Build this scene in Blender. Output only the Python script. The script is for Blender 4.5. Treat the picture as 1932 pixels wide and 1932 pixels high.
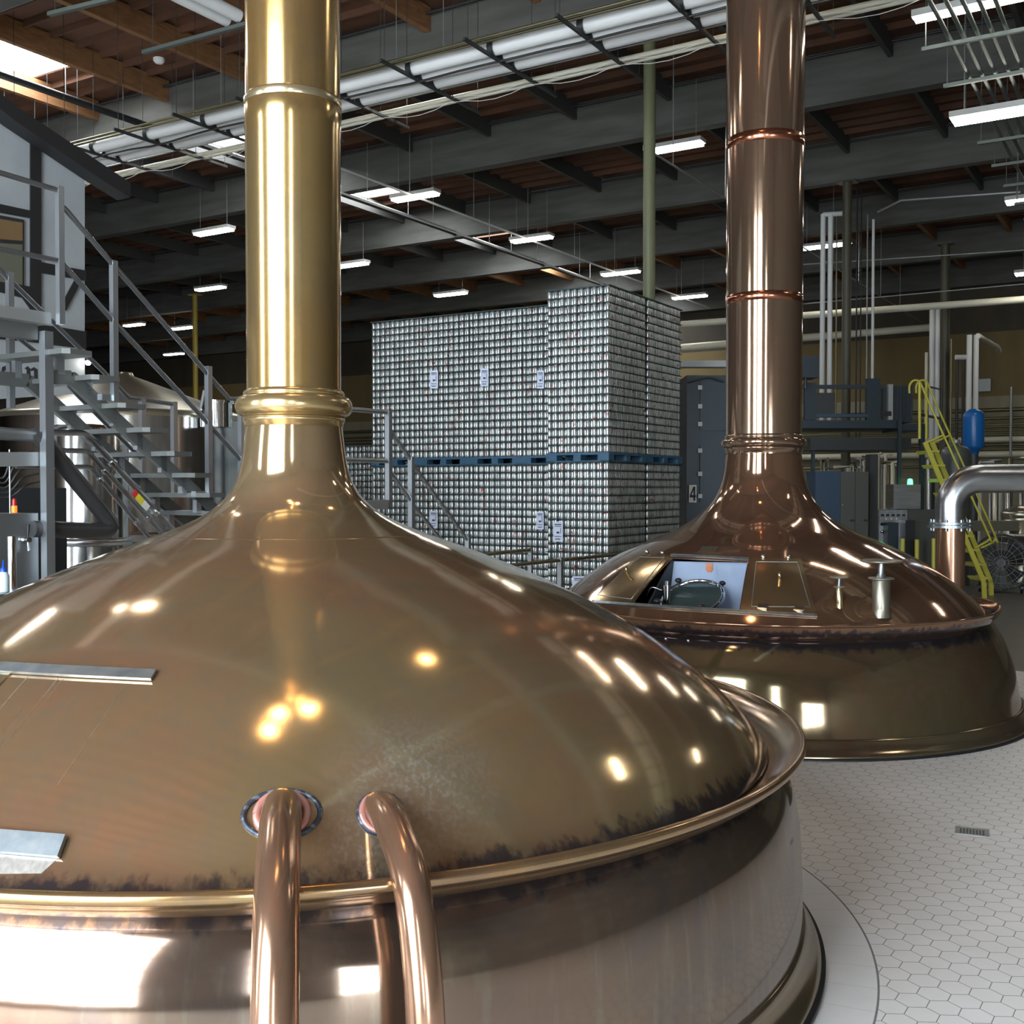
import bpy, math, random
from mathutils import Vector, Matrix
random.seed(7)
for o in list(bpy.data.objects): bpy.data.objects.remove(o)
SC = bpy.context.scene
COL = SC.collection
PI = math.pi
# ---------------------------------------------------------------- camera
FPX, PITCH, CH = 2069.86, 0.02197, 2.3
cam_d = bpy.data.cameras.new('camera'); cam = bpy.data.objects.new('camera', cam_d); COL.objects.link(cam)
cam.location = (0, 0, CH); cam.rotation_euler = (PI/2 - PITCH, 0, 0)
cam_d.sensor_width = 36; cam_d.sensor_height = 36; cam_d.lens = 36*FPX/1932; cam_d.clip_end = 300
SC.camera = cam
# ---------------------------------------------------------------- world, exposure
W = bpy.data.worlds.new('world'); SC.world = W; W.use_nodes = True
bg = W.node_tree.nodes['Background']; bg.inputs[0].default_value = (0.62, 0.72, 0.85, 1); bg.inputs[1].default_value = 1.0
SC.view_settings.view_transform = 'Standard'; SC.view_settings.look = 'None'
SC.view_settings.gamma = 1; SC.view_settings.use_curve_mapping = False
SC.view_settings.exposure = 0.55
SC.cycles.sample_clamp_indirect = 6; SC.cycles.max_bounces = 7; SC.cycles.diffuse_bounces = 3; SC.cycles.glossy_bounces = 4; SC.cycles.use_adaptive_sampling = True; SC.cycles.adaptive_threshold = .025
WINDOW_E, SKYLIGHT_E, LAMP_E = 14.0, 20.0, 26.0
# ---------------------------------------------------------------- geometry helpers
TH = math.radians(58.5)
A = Vector((-math.sin(TH), math.cos(TH), 0)); B = Vector((math.cos(TH), math.sin(TH), 0)); Z = Vector((0, 0, 1))
X = Vector((1, 0, 0)); Y = Vector((0, 1, 0))
def G(s, t, z=0): v = A*s + B*t; return Vector((v.x, v.y, z))
FW = Vector((0, math.cos(PITCH), -math.sin(PITCH))); UP = Vector((0, math.sin(PITCH), math.cos(PITCH)))
def ray(px, py): return FW + X*((px-966)/FPX) - UP*((py-966)/FPX)
CAM = Vector((0, 0, CH))
def at(px, py, d): return CAM + ray(px, py)*d
def on_s(px, py, s): r = ray(px, py); return CAM + r*(s/r.dot(A))
def on_t(px, py, t): r = ray(px, py); return CAM + r*(t/r.dot(B))
def on_z(px, py, z): r = ray(px, py); return CAM + r*((z-CH)/r.z)

class MB:
    def __init__(s): s.v = []; s.f = []; s.m = []; s.sm = []; s.cur = 0
    def add(s, vs, fs, smooth=False):
        o = len(s.v); s.v += [Vector(v) for v in vs]
        for f in fs: s.f.append([i+o for i in f]); s.m.append(s.cur); s.sm.append(smooth)
        return s
    def box(s, c, sx, sy, sz, ax=(X, Y, Z)):
        a, b, d = ax[0]*(sx/2), ax[1]*(sy/2), ax[2]*(sz/2); c = Vector(c)
        vs = [c+a*i+b*j+d*k for k in (-1, 1) for j in (-1, 1) for i in (-1, 1)]
        return s.add(vs, [(0,2,3,1),(4,5,7,6),(0,1,5,4),(2,6,7,3),(0,4,6,2),(1,3,7,5)])
    def bar(s, p, q, w, h, up=Z):
        p, q = Vector(p), Vector(q); d = q-p; L = d.length; d.normalize()
        side = d.cross(up)
        if side.length < 1e-4: side = d.cross(B)
        side.normalize(); u = side.cross(d); u.normalize()
        return s.box((p+q)/2, w, L, h, (side, d, u))
    def tube(s, pts, r, n=12, caps=True, smooth=True):
        pts = [Vector(p) for p in pts]; rs = r if isinstance(r, (list, tuple)) else [r]*len(pts)
        vs = []; prev = None
        for i, p in enumerate(pts):
            d = (pts[min(i+1, len(pts)-1)]-pts[max(i-1, 0)]).normalized()
            if prev is None:
                a = d.cross(Z)
                if a.length < 1e-3: a = d.cross(X)
                a.normalize()
            else:
                a = prev - d*prev.dot(d); a.normalize()
            prev = a; b = d.cross(a)
            for k in range(n):
                t = 2*PI*k/n; vs.append(p+(a*math.cos(t)+b*math.sin(t))*rs[i])
        fs = []
        for i in range(len(pts)-1):
            for k in range(n): fs.append((i*n+k, i*n+(k+1) % n, (i+1)*n+(k+1) % n, (i+1)*n+k))
        s.add(vs, fs, smooth)
        if caps:
            s.add(vs[:n], [tuple(range(n))[::-1]]); s.add(vs[-n:], [tuple(range(n))])
        return s
    def cyl(s, p, q, r, n=20): return s.tube([p, q], r, n)
    def lathe(s, prof, c, n=64, ax=Z, a0=0, a1=2*PI, smooth=True):
        c = Vector(c); ax = Vector(ax).normalized(); u = ax.cross(Y if abs(ax.y) < .9 else X).normalized(); w = ax.cross(u)
        full = abs(a1-a0-2*PI) < 1e-6; m = n if full else n+1; vs = []
        for r, z in prof:
            for k in range(m):
                t = a0+(a1-a0)*k/n; vs.append(c+ax*z+(u*math.cos(t)+w*math.sin(t))*r)
        fs = []
        for i in range(len(prof)-1):
            for k in range(n):
                k2 = (k+1) % m
                fs.append((i*m+k, (i+1)*m+k, (i+1)*m+k2, i*m+k2))
        return s.add(vs, fs, smooth)
    def poly(s, pts, th):          # polygon extruded along vector th
        n = len(pts); pts = [Vector(p) for p in pts]; th = Vector(th)
        vs = pts+[p+th for p in pts]
        return s.add(vs, [tuple(range(n))[::-1], tuple(range(n, 2*n))]+[(i, (i+1) % n, n+(i+1) % n, n+i) for i in range(n)])
    def sphere(s, c, r, n=16, m=8, sq=1): return s.lathe([(max(1e-4, r*math.sin(PI*i/m)), r*sq*math.cos(PI*i/m)) for i in range(m+1)], c, n)
def wloc(o):
    v = Vector((0, 0, 0))
    while o is not None: v += o.location; o = o.parent
    return v
def build(mb, name, mat, parent=None, origin=None):
    me = bpy.data.meshes.new(name)
    off = wloc(parent) if parent is not None else Vector(origin) if origin is not None else Vector((0, 0, 0))
    me.from_pydata([tuple(v-off) for v in mb.v], [], mb.f)
    mats = mat if isinstance(mat, (list, tuple)) else [mat]
    for m in mats: me.materials.append(m)
    for p, mi, sm in zip(me.polygons, mb.m, mb.sm): p.material_index = mi; p.use_smooth = sm
    me.validate(); me.update()
    o = bpy.data.objects.new(name, me); COL.objects.link(o)
    if parent is not None: o.parent = parent
    elif origin is not None: o.location = off
    return o
def tag(o, label=None, cat=None, group=None, kind=None):
    if label: o['label'] = label
    if cat: o['category'] = cat
    if group: o['group'] = group
    if kind: o['kind'] = kind
    return o
def thing(name, label, cat, loc, group=None):
    o = bpy.data.objects.new(name, None); COL.objects.link(o); o.location = loc; o.empty_display_size = .2
    return tag(o, label, cat, group)
def single(mb, name, mat, label, cat, group=None, origin=None):
    return tag(build(mb, name, mat, None, origin), label, cat, group)
def copy_tree(o, parent=None):
    c = o.copy(); COL.objects.link(c)
    if parent is not None: c.parent = parent
    for ch in list(o.children):
        copy_tree(ch, c)
    return c
def smooth_path(pts, k=6):
    pts = [Vector(p) for p in pts]; P = [2*pts[0]-pts[1]]+pts+[2*pts[-1]-pts[-2]]; out = []
    for i in range(1, len(P)-2):
        for j in range(k):
            t = j/k; a, b, c, d = P[i-1:i+3]
            out.append(.5*((2*b)+(c-a)*t+(2*a-5*b+4*c-d)*t*t+(3*b-a-3*c+d)*t**3))
    return out+[pts[-1]]
# ---------------------------------------------------------------- materials
def mat(name, col, rough=.6, metal=0., emit=None, es=0., col2=None, scale=3., stretch=(1, 1, 1), bump=0., spec=None, alpha=None, trans=None, lo=.35, hi=.65):
    m = bpy.data.materials.new(name); m.use_nodes = True; nt = m.node_tree; b = nt.nodes['Principled BSDF']
    b.inputs['Base Color'].default_value = (*col, 1); b.inputs['Roughness'].default_value = rough; b.inputs['Metallic'].default_value = metal
    if spec is not None: b.inputs['Specular IOR Level'].default_value = spec
    if emit: b.inputs['Emission Color'].default_value = (*emit, 1); b.inputs['Emission Strength'].default_value = es
    if trans: b.inputs['Transmission Weight'].default_value = trans
    if col2 or bump:
        g = nt.nodes.new('ShaderNodeNewGeometry'); mp = nt.nodes.new('ShaderNodeMapping'); mp.inputs['Scale'].default_value = stretch
        nt.links.new(g.outputs['Position'], mp.inputs[0])
        n = nt.nodes.new('ShaderNodeTexNoise'); n.inputs['Scale'].default_value = scale; n.inputs['Detail'].default_value = 5
        nt.links.new(mp.outputs[0], n.inputs['Vector'])
        if col2:
            r = nt.nodes.new('ShaderNodeValToRGB'); r.color_ramp.elements[0].position = lo; r.color_ramp.elements[1].position = hi
            r.color_ramp.elements[0].color = (*col, 1); r.color_ramp.elements[1].color = (*col2, 1)
            nt.links.new(n.outputs[0], r.inputs[0]); nt.links.new(r.outputs[0], b.inputs['Base Color'])
        if bump:
            bp = nt.nodes.new('ShaderNodeBump'); bp.inputs['Strength'].default_value = bump; bp.inputs['Distance'].default_value = .02
            nt.links.new(n.outputs[0], bp.inputs['Height']); nt.links.new(bp.outputs[0], b.inputs['Normal'])
    return m
class NT:                                  # tiny node helper
    def __init__(s, name):
        s.m = bpy.data.materials.new(name); s.m.use_nodes = True; s.t = s.m.node_tree; s.b = s.t.nodes['Principled BSDF']
    def n(s, typ, **kw):
        x = s.t.nodes.new(typ)
        for k, v in kw.items(): setattr(x, k, v)
        return x
    def l(s, a, b): s.t.links.new(a, b)
    def math(s, op, a, b=None, c=None):
        x = s.n('ShaderNodeMath', operation=op)
        for i, v in enumerate((a, b, c)):
            if v is None: continue
            if isinstance(v, (int, float)): x.inputs[i].default_value = v
            else: s.l(v, x.inputs[i])
        return x.outputs[0]
    def vec(s, op, a, b=None):
        x = s.n('ShaderNodeVectorMath', operation=op)
        for i, v in enumerate((a, b)):
            if v is None: continue
            if isinstance(v, (tuple, list)): x.inputs[i].default_value = v
            else: s.l(v, x.inputs[i])
        return x.outputs['Value'] if op in ('DOT_PRODUCT', 'LENGTH') else x.outputs[0]
    def noise(s, vec, scale, detail=4, rough=.5, dist=0.):
        x = s.n('ShaderNodeTexNoise'); x.inputs['Scale'].default_value = scale; x.inputs['Detail'].default_value = detail
        x.inputs['Roughness'].default_value = rough; x.inputs['Distortion'].default_value = dist; s.l(vec, x.inputs['Vector']); return x.outputs[0]
    def ramp(s, fac, stops):
        x = s.n('ShaderNodeValToRGB'); e = x.color_ramp.elements
        while len(e) < len(stops): e.new(.5)
        for i, (p, c) in enumerate(stops):
            e[i].position = p; e[i].color = (c, c, c, 1) if isinstance(c, (int, float)) else (*c, 1)
        s.l(fac, x.inputs[0]); return x.outputs[0]
    def mix(s, f, a, b):
        x = s.n('ShaderNodeMix', data_type='RGBA')
        for sock, v in ((x.inputs[0], f), (x.inputs[6], a), (x.inputs[7], b)):
            if isinstance(v, (int, float)): sock.default_value = v
            elif isinstance(v, (tuple, list)): sock.default_value = (*v, 1)
            else: s.l(v, sock)
        return x.outputs[2]
    def map(s, vec, sc, loc=(0, 0, 0), rot=(0, 0, 0)):
        x = s.n('ShaderNodeMapping'); x.inputs['Scale'].default_value = sc; x.inputs['Location'].default_value = loc; x.inputs['Rotation'].default_value = rot
        s.l(vec, x.inputs[0]); return x.outputs[0]
    def set(s, k, v):
        if isinstance(v, (int, float)): s.b.inputs[k].default_value = v
        elif isinstance(v, (tuple, list)): s.b.inputs[k].default_value = (*v, 1)
        else: s.l(v, s.b.inputs[k])

def copper(name, c1, c2, c3, r0=.13, r1=.28, streak=0., patina=None, haze=.85, edge=None):
    """aged copper: big blotches of brown copper, brass and olive tarnish, finer wear, vertical runs; edge=(height, width) dark verdigris line"""
    k = NT(name); p = k.n('ShaderNodeTexCoord').outputs['Object']
    big = k.noise(p, .75, 3, .55, .4); mid = k.noise(p, 2.6, 5, .6, .6); fine = k.noise(p, 38, 4, .7)
    run = k.noise(k.map(p, (9, 9, .55)), 1.6, 5, .65)
    c = k.mix(k.ramp(big, [(.36, 0), (.62, 1)]), c1, c2)
    c = k.mix(k.math('MULTIPLY', k.ramp(mid, [(.45, 0), (.72, 1)]), .7), c, c3)
    if streak: c = k.mix(k.math('MULTIPLY', k.ramp(run, [(.52, 0), (.66, 1)]), streak), c, (.30, .27, .20))
    c = k.mix(k.math('MULTIPLY', k.ramp(fine, [(.45, 0), (.75, 1)]), .18), c, (.2, .14, .08))
    metal = haze
    if edge:
        sep = k.n('ShaderNodeSeparateXYZ'); k.l(p, sep.inputs[0]); d = None
        for (h, w) in edge:
            wob = k.math('MULTIPLY', k.math('SUBTRACT', run, .5), .18)
            dd = k.math('ABSOLUTE', k.math('SUBTRACT', k.math('ADD', sep.outputs[2], wob), h))
            f = k.ramp(k.math('DIVIDE', dd, w), [(.45, 1), (1., 0)])
            c = k.mix(k.math('MULTIPLY', f, .85), c, (.05, .05, .07))
    if patina:   # pale lime spatter around the given places
        for (q, rad) in patina:
            d = k.vec('LENGTH', k.vec('SUBTRACT', k.map(p, (1, 1, 1)), tuple(q)))
            near = k.ramp(k.math('DIVIDE', d, rad), [(.1, 1), (1., 0)])
            spots = k.ramp(k.noise(k.map(p, (1, 1, .6)), 60, 3, .6), [(.47, 0), (.62, 1)])
            c = k.mix(k.math('MULTIPLY', k.math('MULTIPLY', near, k.math('ADD', k.math('MULTIPLY', spots, .7), .25)), .8), c, (.55, .52, .44))
    k.set('Base Color', c); k.set('Metallic', metal)
    k.set('Roughness', k.math('ADD', k.math('MULTIPLY', mid, r1-r0), r0))
    bm = k.n('ShaderNodeBump'); bm.inputs['Strength'].default_value = .05; bm.inputs['Distance'].default_value = .02
    k.l(k.noise(p, 3.0, 2, .5), bm.inputs['Height']); k.l(bm.outputs[0], k.b.inputs['Normal'])
    return k.m
M = {}
T1C, T2C = Vector((-1.175, 5.931, 0)), Vector((2.712, 11.841, 0))
M['dome1'] = copper('tarnished_copper_dome', (.43, .245, .145), (.38, .285, .145), (.34, .275, .16), .06, .14, .35, haze=.77, edge=[(.995, .065)],
                    patina=[((0.84593427, -2.08304589, 1.25419335), .40), ((0.68776705, -2.30246919, 1.10077466), .25)])
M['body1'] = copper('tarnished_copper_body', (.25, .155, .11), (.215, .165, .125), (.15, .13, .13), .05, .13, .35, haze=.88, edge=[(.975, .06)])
M['base1'] = copper('copper_skirt', (.28, .22, .13), (.24, .17, .11), (.26, .24, .17), .10, .22, .2, haze=.85)
M['rim1'] = copper('copper_rim', (.44, .30, .13), (.36, .22, .12), (.22, .16, .12), .12, .24, .3, haze=.85)
M['brass'] = copper('brass_chimney', (.42, .32, .15), (.45, .28, .10), (.35, .25, .135), .13, .22, .3, haze=.85)
M['brassring'] = copper('brass_ring', (.48, .38, .19), (.44, .30, .13), (.46, .39, .25), .16, .28, .1, haze=.82)
M['dome2'] = copper('copper_dome_far', (.33, .175, .115), (.30, .18, .11), (.28, .165, .10), .05, .11, .15, haze=.80, edge=[(1.02, .04)])
M['body2'] = copper('copper_body_far', (.24, .20, .11), (.25, .165, .10), (.23, .21, .13), .05, .12, .2, haze=.85, edge=[(.93, .07)])
M['chim2'] = copper('copper_chimney_far', (.33, .205, .145), (.30, .215, .145), (.31, .185, .13), .08, .14, .12, haze=.85)
M['streak'] = mat('dried_water_streak', (.50, .46, .36), .35, .4, col2=(.40, .34, .24), scale=25)
M['greystain'] = mat('grey_water_stain', (.25, .235, .21), .35, .6, col2=(.36, .33, .30), scale=9, stretch=(6, 6, .5))
M['palebrass'] = mat('pale_brass_band', (.50, .42, .26), .22, .85)
M['band2'] = mat('fresh_copper_band', (.42, .17, .10), .18, .95)
M['pipecu'] = copper('copper_pipe', (.46, .255, .165), (.39, .25, .16), (.40, .23, .15), .13, .24, .2, haze=.82)
M['fresh'] = mat('fresh_copper_weld', (.62, .25, .19), .45, .5, col2=(.5, .3, .28), scale=30)
M['verdi'] = mat('dark_solder', (.05, .06, .09), .5, .6, col2=(.20, .24, .28), scale=40, lo=.5, hi=.62)
M['zinc'] = mat('zinc_strip', (.45, .50, .52), .35, .9, col2=(.3, .36, .40), scale=14)
M['steel'] = mat('brushed_steel', (.50, .52, .54), .28, 1., col2=(.40, .42, .44), scale=2, stretch=(1, 1, 8))
M['tanksteel'] = mat('tank_steel', (.55, .55, .54), .16, 1., col2=(.45, .45, .44), scale=1.2, stretch=(14, 14, .3))
M['conesteel'] = mat('cone_steel', (.40, .38, .30), .28, .9)
M['railsteel'] = mat('satin_steel', (.50, .54, .58), .32, .9)
M['dsteel'] = mat('dull_steel', (.30, .32, .33), .4, .9)
M['galv'] = mat('galvanised', (.33, .35, .35), .5, .7)
M['channel'] = mat('grey_green_channel', (.11, .13, .12), .5, .5)
M['darkrail'] = mat('dark_satin_rail', (.24, .26, .28), .3, .9)
M['treadm'] = mat('dull_tread_plate', (.16, .17, .165), .5, .6)
M['blackpipe'] = mat('dark_lagged_pipe', (.09, .09, .092), .35, .7)
M['cabgrey'] = mat('grey_green_cabinet', (.10, .105, .095), .35, .6)
M['chrome'] = mat('chrome', (.75, .78, .8), .08, 1.)
M['black'] = mat('black_plastic', (.015, .016, .018), .35)
M['darkmetal'] = mat('dark_painted_steel', (.035, .038, .04), .5, .3)
M['girder'] = mat('grey_painted_girder', (.068, .068, .060), .8, col2=(.10, .10, .09), scale=1.5, stretch=(.4, .4, 3))
M['glulam'] = mat('orange_glulam', (.24, .115, .045), .65, col2=(.17, .080, .032), scale=6, stretch=(.6, .6, 3))
M['purlin'] = mat('grey_purlin', (.045, .045, .042), .8)
M['colgreen'] = mat('olive_column_paint', (.13, .14, .075), .45)
M['coldark'] = mat('dark_column_paint', (.06, .055, .035), .5)
M['colyellow'] = mat('yellow_column_paint', (.30, .22, .03), .5)
M['insul'] = mat('white_pipe_jacket', (.62, .63, .62), .55)
M['cream'] = mat('cream_pipe', (.58, .56, .45), .45)
M['olivepipe'] = mat('olive_pipe', (.20, .18, .10), .35, .8)
M['cable'] = mat('black_cable', (.02, .02, .02), .5)
M['whitecable'] = mat('white_cable', (.6, .6, .58), .5)
M['pallet'] = mat('blue_pallet', (.035, .10, .17), .5)
M['sheet'] = mat('teal_divider_sheet', (.035, .07, .075), .6)
M['paper'] = mat('white_paper', (.62, .68, .85), .7)
M['ink'] = mat('dark_ink', (.02, .02, .025), .6)
M['housewhite'] = mat('white_plaster', (.31, .335, .345), .7, col2=(.27, .295, .305), scale=2)
M['housetrim'] = mat('dark_timber_trim', (.011, .011, .012), .6)
M['lampbody'] = mat('lamp_housing', (.4, .4, .38), .5)
M['lamp'] = mat('lit_diffuser', (.9, .9, .9), .5, emit=(1., .95, .84), es=LAMP_E)
M['warmlamp'] = mat('warm_lit_diffuser', (.9, .9, .9), .5, emit=(1., .66, .34), es=32)
M['greenlamp'] = mat('green_signal_light', (.1, .9, .3), .4, emit=(.05, 1., .25), es=6)
M['skylight'] = mat('skylight_panel', (.9, .9, .9), .5, emit=(.92, .96, 1.), es=SKYLIGHT_E)
M['pane'] = mat('daylight_pane', (.9, .9, .9), .5, emit=(.83, .92, 1.), es=WINDOW_E)
M['navy'] = mat('blue_grey_paint', (.022, .036, .048), .4, .2)
M['navy2'] = mat('blue_cabinet_paint', (.025, .055, .10), .4, .1)
M['yellow'] = mat('yellow_paint', (.50, .46, .06), .45)
M['bluetank'] = mat('bright_blue_paint', (.010, .13, .42), .3)
M['greytank'] = mat('dark_grey_tank', (.075, .085, .08), .4, .1)
M['concrete'] = mat('grey_concrete', (.075, .072, .060), .35, col2=(.11, .10, .085), scale=.9, bump=.05)
M['innerblue'] = mat('pale_blue_enamel', (.42, .52, .70), .5)
M['glassdark'] = mat('dark_glass', (.04, .06, .06), .05, 0., spec=.8)
M['plate'] = mat('dark_nameplate', (.10, .085, .06), .4, .6)
M['brassfit'] = mat('brass_fitting', (.50, .40, .22), .2, .95)
M['dullfit'] = mat('dull_bronze', (.33, .31, .25), .35, .85)
M['red'] = mat('red_plastic', (.45, .02, .02), .3); M['orange'] = mat('orange_beacon', (.9, .22, .02), .3, emit=(1, .25, .03), es=.6)
M['bottle'] = mat('clear_bottle', (.55, .68, .72), .25); M['bluecap'] = mat('blue_cap', (.01, .06, .4), .35)
M['labelw'] = mat('white_label', (.75, .75, .72), .6); M['labely'] = mat('yellow_label', (.8, .7, .05), .6); M['labelr'] = mat('red_label', (.6, .04, .04), .6)
M['outside'] = mat('pale_ground', (.5, .5, .5), .8)

def can_material():
    k = NT('printed_aluminium_can'); p = k.n('ShaderNodeNewGeometry').outputs['Position']
    c = k.mix(k.ramp(k.noise(k.map(p, (26, 26, 3)), 1.0, 1, .4), [(.48, 0), (.62, 1)]), (.50, .54, .53), (.30, .32, .32))
    c = k.mix(k.ramp(k.noise(k.map(p, (20, 20, 17), (5, 9, 2)), 1.0, 1, .4), [(.65, 0), (.70, 1)]), c, (.36, .13, .11))
    k.set('Base Color', c); k.set('Metallic', .75); k.set('Roughness', .3); return k.m
M['can'] = can_material()

def tile_material():
    """hexagonal floor tiles, plain cut tiles in a ring round the near kettle"""
    k = NT('hexagon_floor_tile'); p = k.n('ShaderNodeNewGeometry').outputs['Position']; w = .1342
    q = k.map(p, (1/w, 1/w, 0), rot=(0, 0, 0))
    # rotate into the tile axes
    al = -.5756; ca, sa = math.cos(al), math.sin(al)
    q = k.vec('SUBTRACT', p, (1.749, 5.048, 0))
    u = k.math('DIVIDE', k.vec('DOT_PRODUCT', q, (ca, sa, 0)), w); v = k.math('DIVIDE', k.vec('DOT_PRODUCT', q, (-sa, ca, 0)), w)
    cx = k.n('ShaderNodeCombineXYZ'); k.l(k.math('ADD', u, 200.5), cx.inputs[0]); k.l(k.math('ADD', v, 200*1.7320508), cx.inputs[1])
    uv = cx.outputs[0]; R = (1, 1.7320508, 1); H = (.5, .8660254, 0)
    a = k.vec('SUBTRACT', k.vec('MODULO', uv, R), H); b = k.vec('SUBTRACT', k.vec('MODULO', k.vec('SUBTRACT', uv, H), R), H)
    la, lb = k.vec('DOT_PRODUCT', a, a), k.vec('DOT_PRODUCT', b, b)
    sel = k.math('LESS_THAN', la, lb)
    mx = k.n('ShaderNodeMix', data_type='VECTOR'); k.l(sel, mx.inputs[0]); k.l(b, mx.inputs[4]); k.l(a, mx.inputs[5]); g = k.vec('ABSOLUTE', mx.outputs[1])
    e = k.math('SUBTRACT', .5, k.math('MAXIMUM', k.vec('DOT_PRODUCT', g, (1, 0, 0)), k.vec('DOT_PRODUCT', g, (.5, .8660254, 0))))
    rad = k.vec('LENGTH', k.vec('MULTIPLY', k.vec('SUBTRACT', p, tuple(T1C)), (1, 1, 0)))
    ring = k.math('LESS_THAN', rad, 3.01)
    ringl = k.math('LESS_THAN', k.math('ABSOLUTE', k.math('SUBTRACT', rad, 3.01)), .005)
    grout = k.math('MULTIPLY', k.math('LESS_THAN', e, .015), k.math('SUBTRACT', 1, ring))
    # radial joints in the ring
    sp = k.n('ShaderNodeSeparateXYZ'); k.l(k.vec('SUBTRACT', p, tuple(T1C)), sp.inputs[0])
    ang = k.math('MULTIPLY', k.math('ARCTAN2', sp.outputs[1], sp.outputs[0]), 3.01/.24)
    rj = k.math('MULTIPLY', k.math('LESS_THAN', k.math('FRACT', k.math('ADD', ang, 500)), .012), ring)
    line = k.math('MAXIMUM', k.math('MAXIMUM', grout, ringl), k.math('MULTIPLY', rj, .4))
    base = k.mix(k.ramp(k.noise(p, 1.3, 4, .6), [(.3, 0), (.7, 1)]), (.74, .74, .73), (.82, .82, .82))
    base = k.mix(k.math('MULTIPLY', k.noise(p, 7.0, 3, .6), .2), base, (.45, .41, .36))
    k.set('Base Color', k.mix(line, base, (.20, .20, .20))); k.set('Roughness', k.math('ADD', k.math('MULTIPLY', line, .4), .38))
    k.b.inputs['Specular IOR Level'].default_value = .35
    return k.m
M['tile'] = tile_material()
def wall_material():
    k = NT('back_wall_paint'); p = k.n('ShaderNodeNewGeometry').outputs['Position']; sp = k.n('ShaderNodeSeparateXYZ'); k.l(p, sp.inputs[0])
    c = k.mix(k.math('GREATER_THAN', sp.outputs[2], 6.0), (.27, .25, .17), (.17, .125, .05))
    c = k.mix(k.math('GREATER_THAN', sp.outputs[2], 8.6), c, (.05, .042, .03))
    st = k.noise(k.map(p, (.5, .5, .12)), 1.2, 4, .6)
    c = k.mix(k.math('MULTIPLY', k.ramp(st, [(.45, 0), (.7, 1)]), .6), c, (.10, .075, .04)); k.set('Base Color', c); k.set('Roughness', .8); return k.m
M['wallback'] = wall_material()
M['wallplain'] = mat('dark_wall', (.11, .10, .085), .8, col2=(.16, .14, .11), scale=.6)
M['frontwall'] = mat('front_wall_plaster', (.40, .34, .28), .8, col2=(.34, .27, .21), scale=.5)
def deck_material():
    k = NT('brown_roof_deck'); p = k.n('ShaderNodeNewGeometry').outputs['Position']
    c = k.mix(k.ramp(k.noise(k.map(p, (1, 1, 1)), .35, 3, .5), [(.4, 0), (.6, 1)]), (.14, .060, .03), (.10, .045, .025))
    c = k.mix(k.math('MULTIPLY', k.ramp(k.noise(p, 2.2, 5, .6), [(.4, 0), (.7, 1)]), .5), c, (.06, .03, .02)); k.set('Base Color', c); k.set('Roughness', .8); return k.m
M['deck'] = deck_material()
M['decklight'] = mat('light_roof_boards', (.36, .33, .32), .8, col2=(.28, .26, .25), scale=3, stretch=(.5, .5, 6))

# ================================================================ ROOM
S0, S1, T0, T1, HG, HD = -14, 62, -6.2, 48, CH+8.1, CH+9.3      # building grid, girder underside, deck height
TB = 15.03
f = MB(); f.box(G((S0+S1)/2, (T0+TB)/2, -.15), S1-S0, TB-T0, .3, (A, B, Z)); o = build(f, 'floor', M['tile']); tag(o, 'pale hexagonal tile floor round the copper kettles', kind='structure')
f = MB(); f.box(G((S0+S1)/2, (T1+TB)/2, -.15), S1-S0, T1-TB, .3, (A, B, Z)); o = build(f, 'floor', M['concrete']); tag(o, 'dark grey concrete floor under the pallets', kind='structure')
def wall(name, mat_, p, q, z0, z1, holes=(), th=.3, nrm=None):
    """wall from p to q with rectangular holes (u0,u1,z0,z1)"""
    d = (q-p); L = d.length; d.normalize(); n = nrm; m = MB()
    us = sorted({0, L, *[h[0] for h in holes], *[h[1] for h in holes]}); zs = sorted({z0, z1, *[h[2] for h in holes], *[h[3] for h in holes]})
    for i in range(len(us)-1):
        for j in range(len(zs)-1):
            uc, zc = (us[i]+us[i+1])/2, (zs[j]+zs[j+1])/2
            if any(h[0] < uc < h[1] and h[2] < zc < h[3] for h in holes): continue
            m.box(p+d*uc+Z*zc+n*(th/2), us[i+1]-us[i], th, zs[j+1]-zs[j], (d, n, Z))
    return tag(build(m, name, mat_), kind='structure')
HC = HD+.5
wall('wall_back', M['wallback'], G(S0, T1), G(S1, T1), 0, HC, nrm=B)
wall('wall_left', M['wallplain'], G(S1, T0), G(S1, T1), 0, HC, nrm=A)
wall('wall_right', M['wallplain'], G(S0, T0), G(S0, T1), 0, HC, nrm=-A)
wins = [(.3, 7.5, .3, 9.0), (-4.7, -3.5, 1.0, 8.0), (11.5, 13.5, 1.0, 8.0), (-13, -8.5, .1, 4.4)]  # last opening has no known window, added to brighten the floor
wall('wall_front', M['frontwall'], G(S0, T0), G(S1, T0), 0, HC, holes=[(a-S0, b-S0, c, d) for a, b, c, d in wins], nrm=-B)
for i, (a, b, c, d) in enumerate(wins):
    w = tag(bpy.data.objects.new('window_%d' % (i+1), None), kind='structure'); COL.objects.link(w); w.location = G((a+b)/2, T0-.12, c)
    m = MB(); nu = max(1, round((b-a)/1.75)); nz = 5
    m.box(G((a+b)/2, T0-.12, (c+d)/2), b-a, .02, d-c, (A, B, Z)); build(m, 'pane', M['pane'], w)
    m = MB()
    for j in range(nu+1): m.box(G(a+(b-a)*j/nu, T0-.08, (c+d)/2), .09, .08, d-c, (A, B, Z))
    for j in range(nz+1): m.box(G((a+b)/2, T0-.08, c+(d-c)*j/nz), b-a, .08, .07, (A, B, Z))
    build(m, 'window_frame', M['darkmetal'], w)
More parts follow.
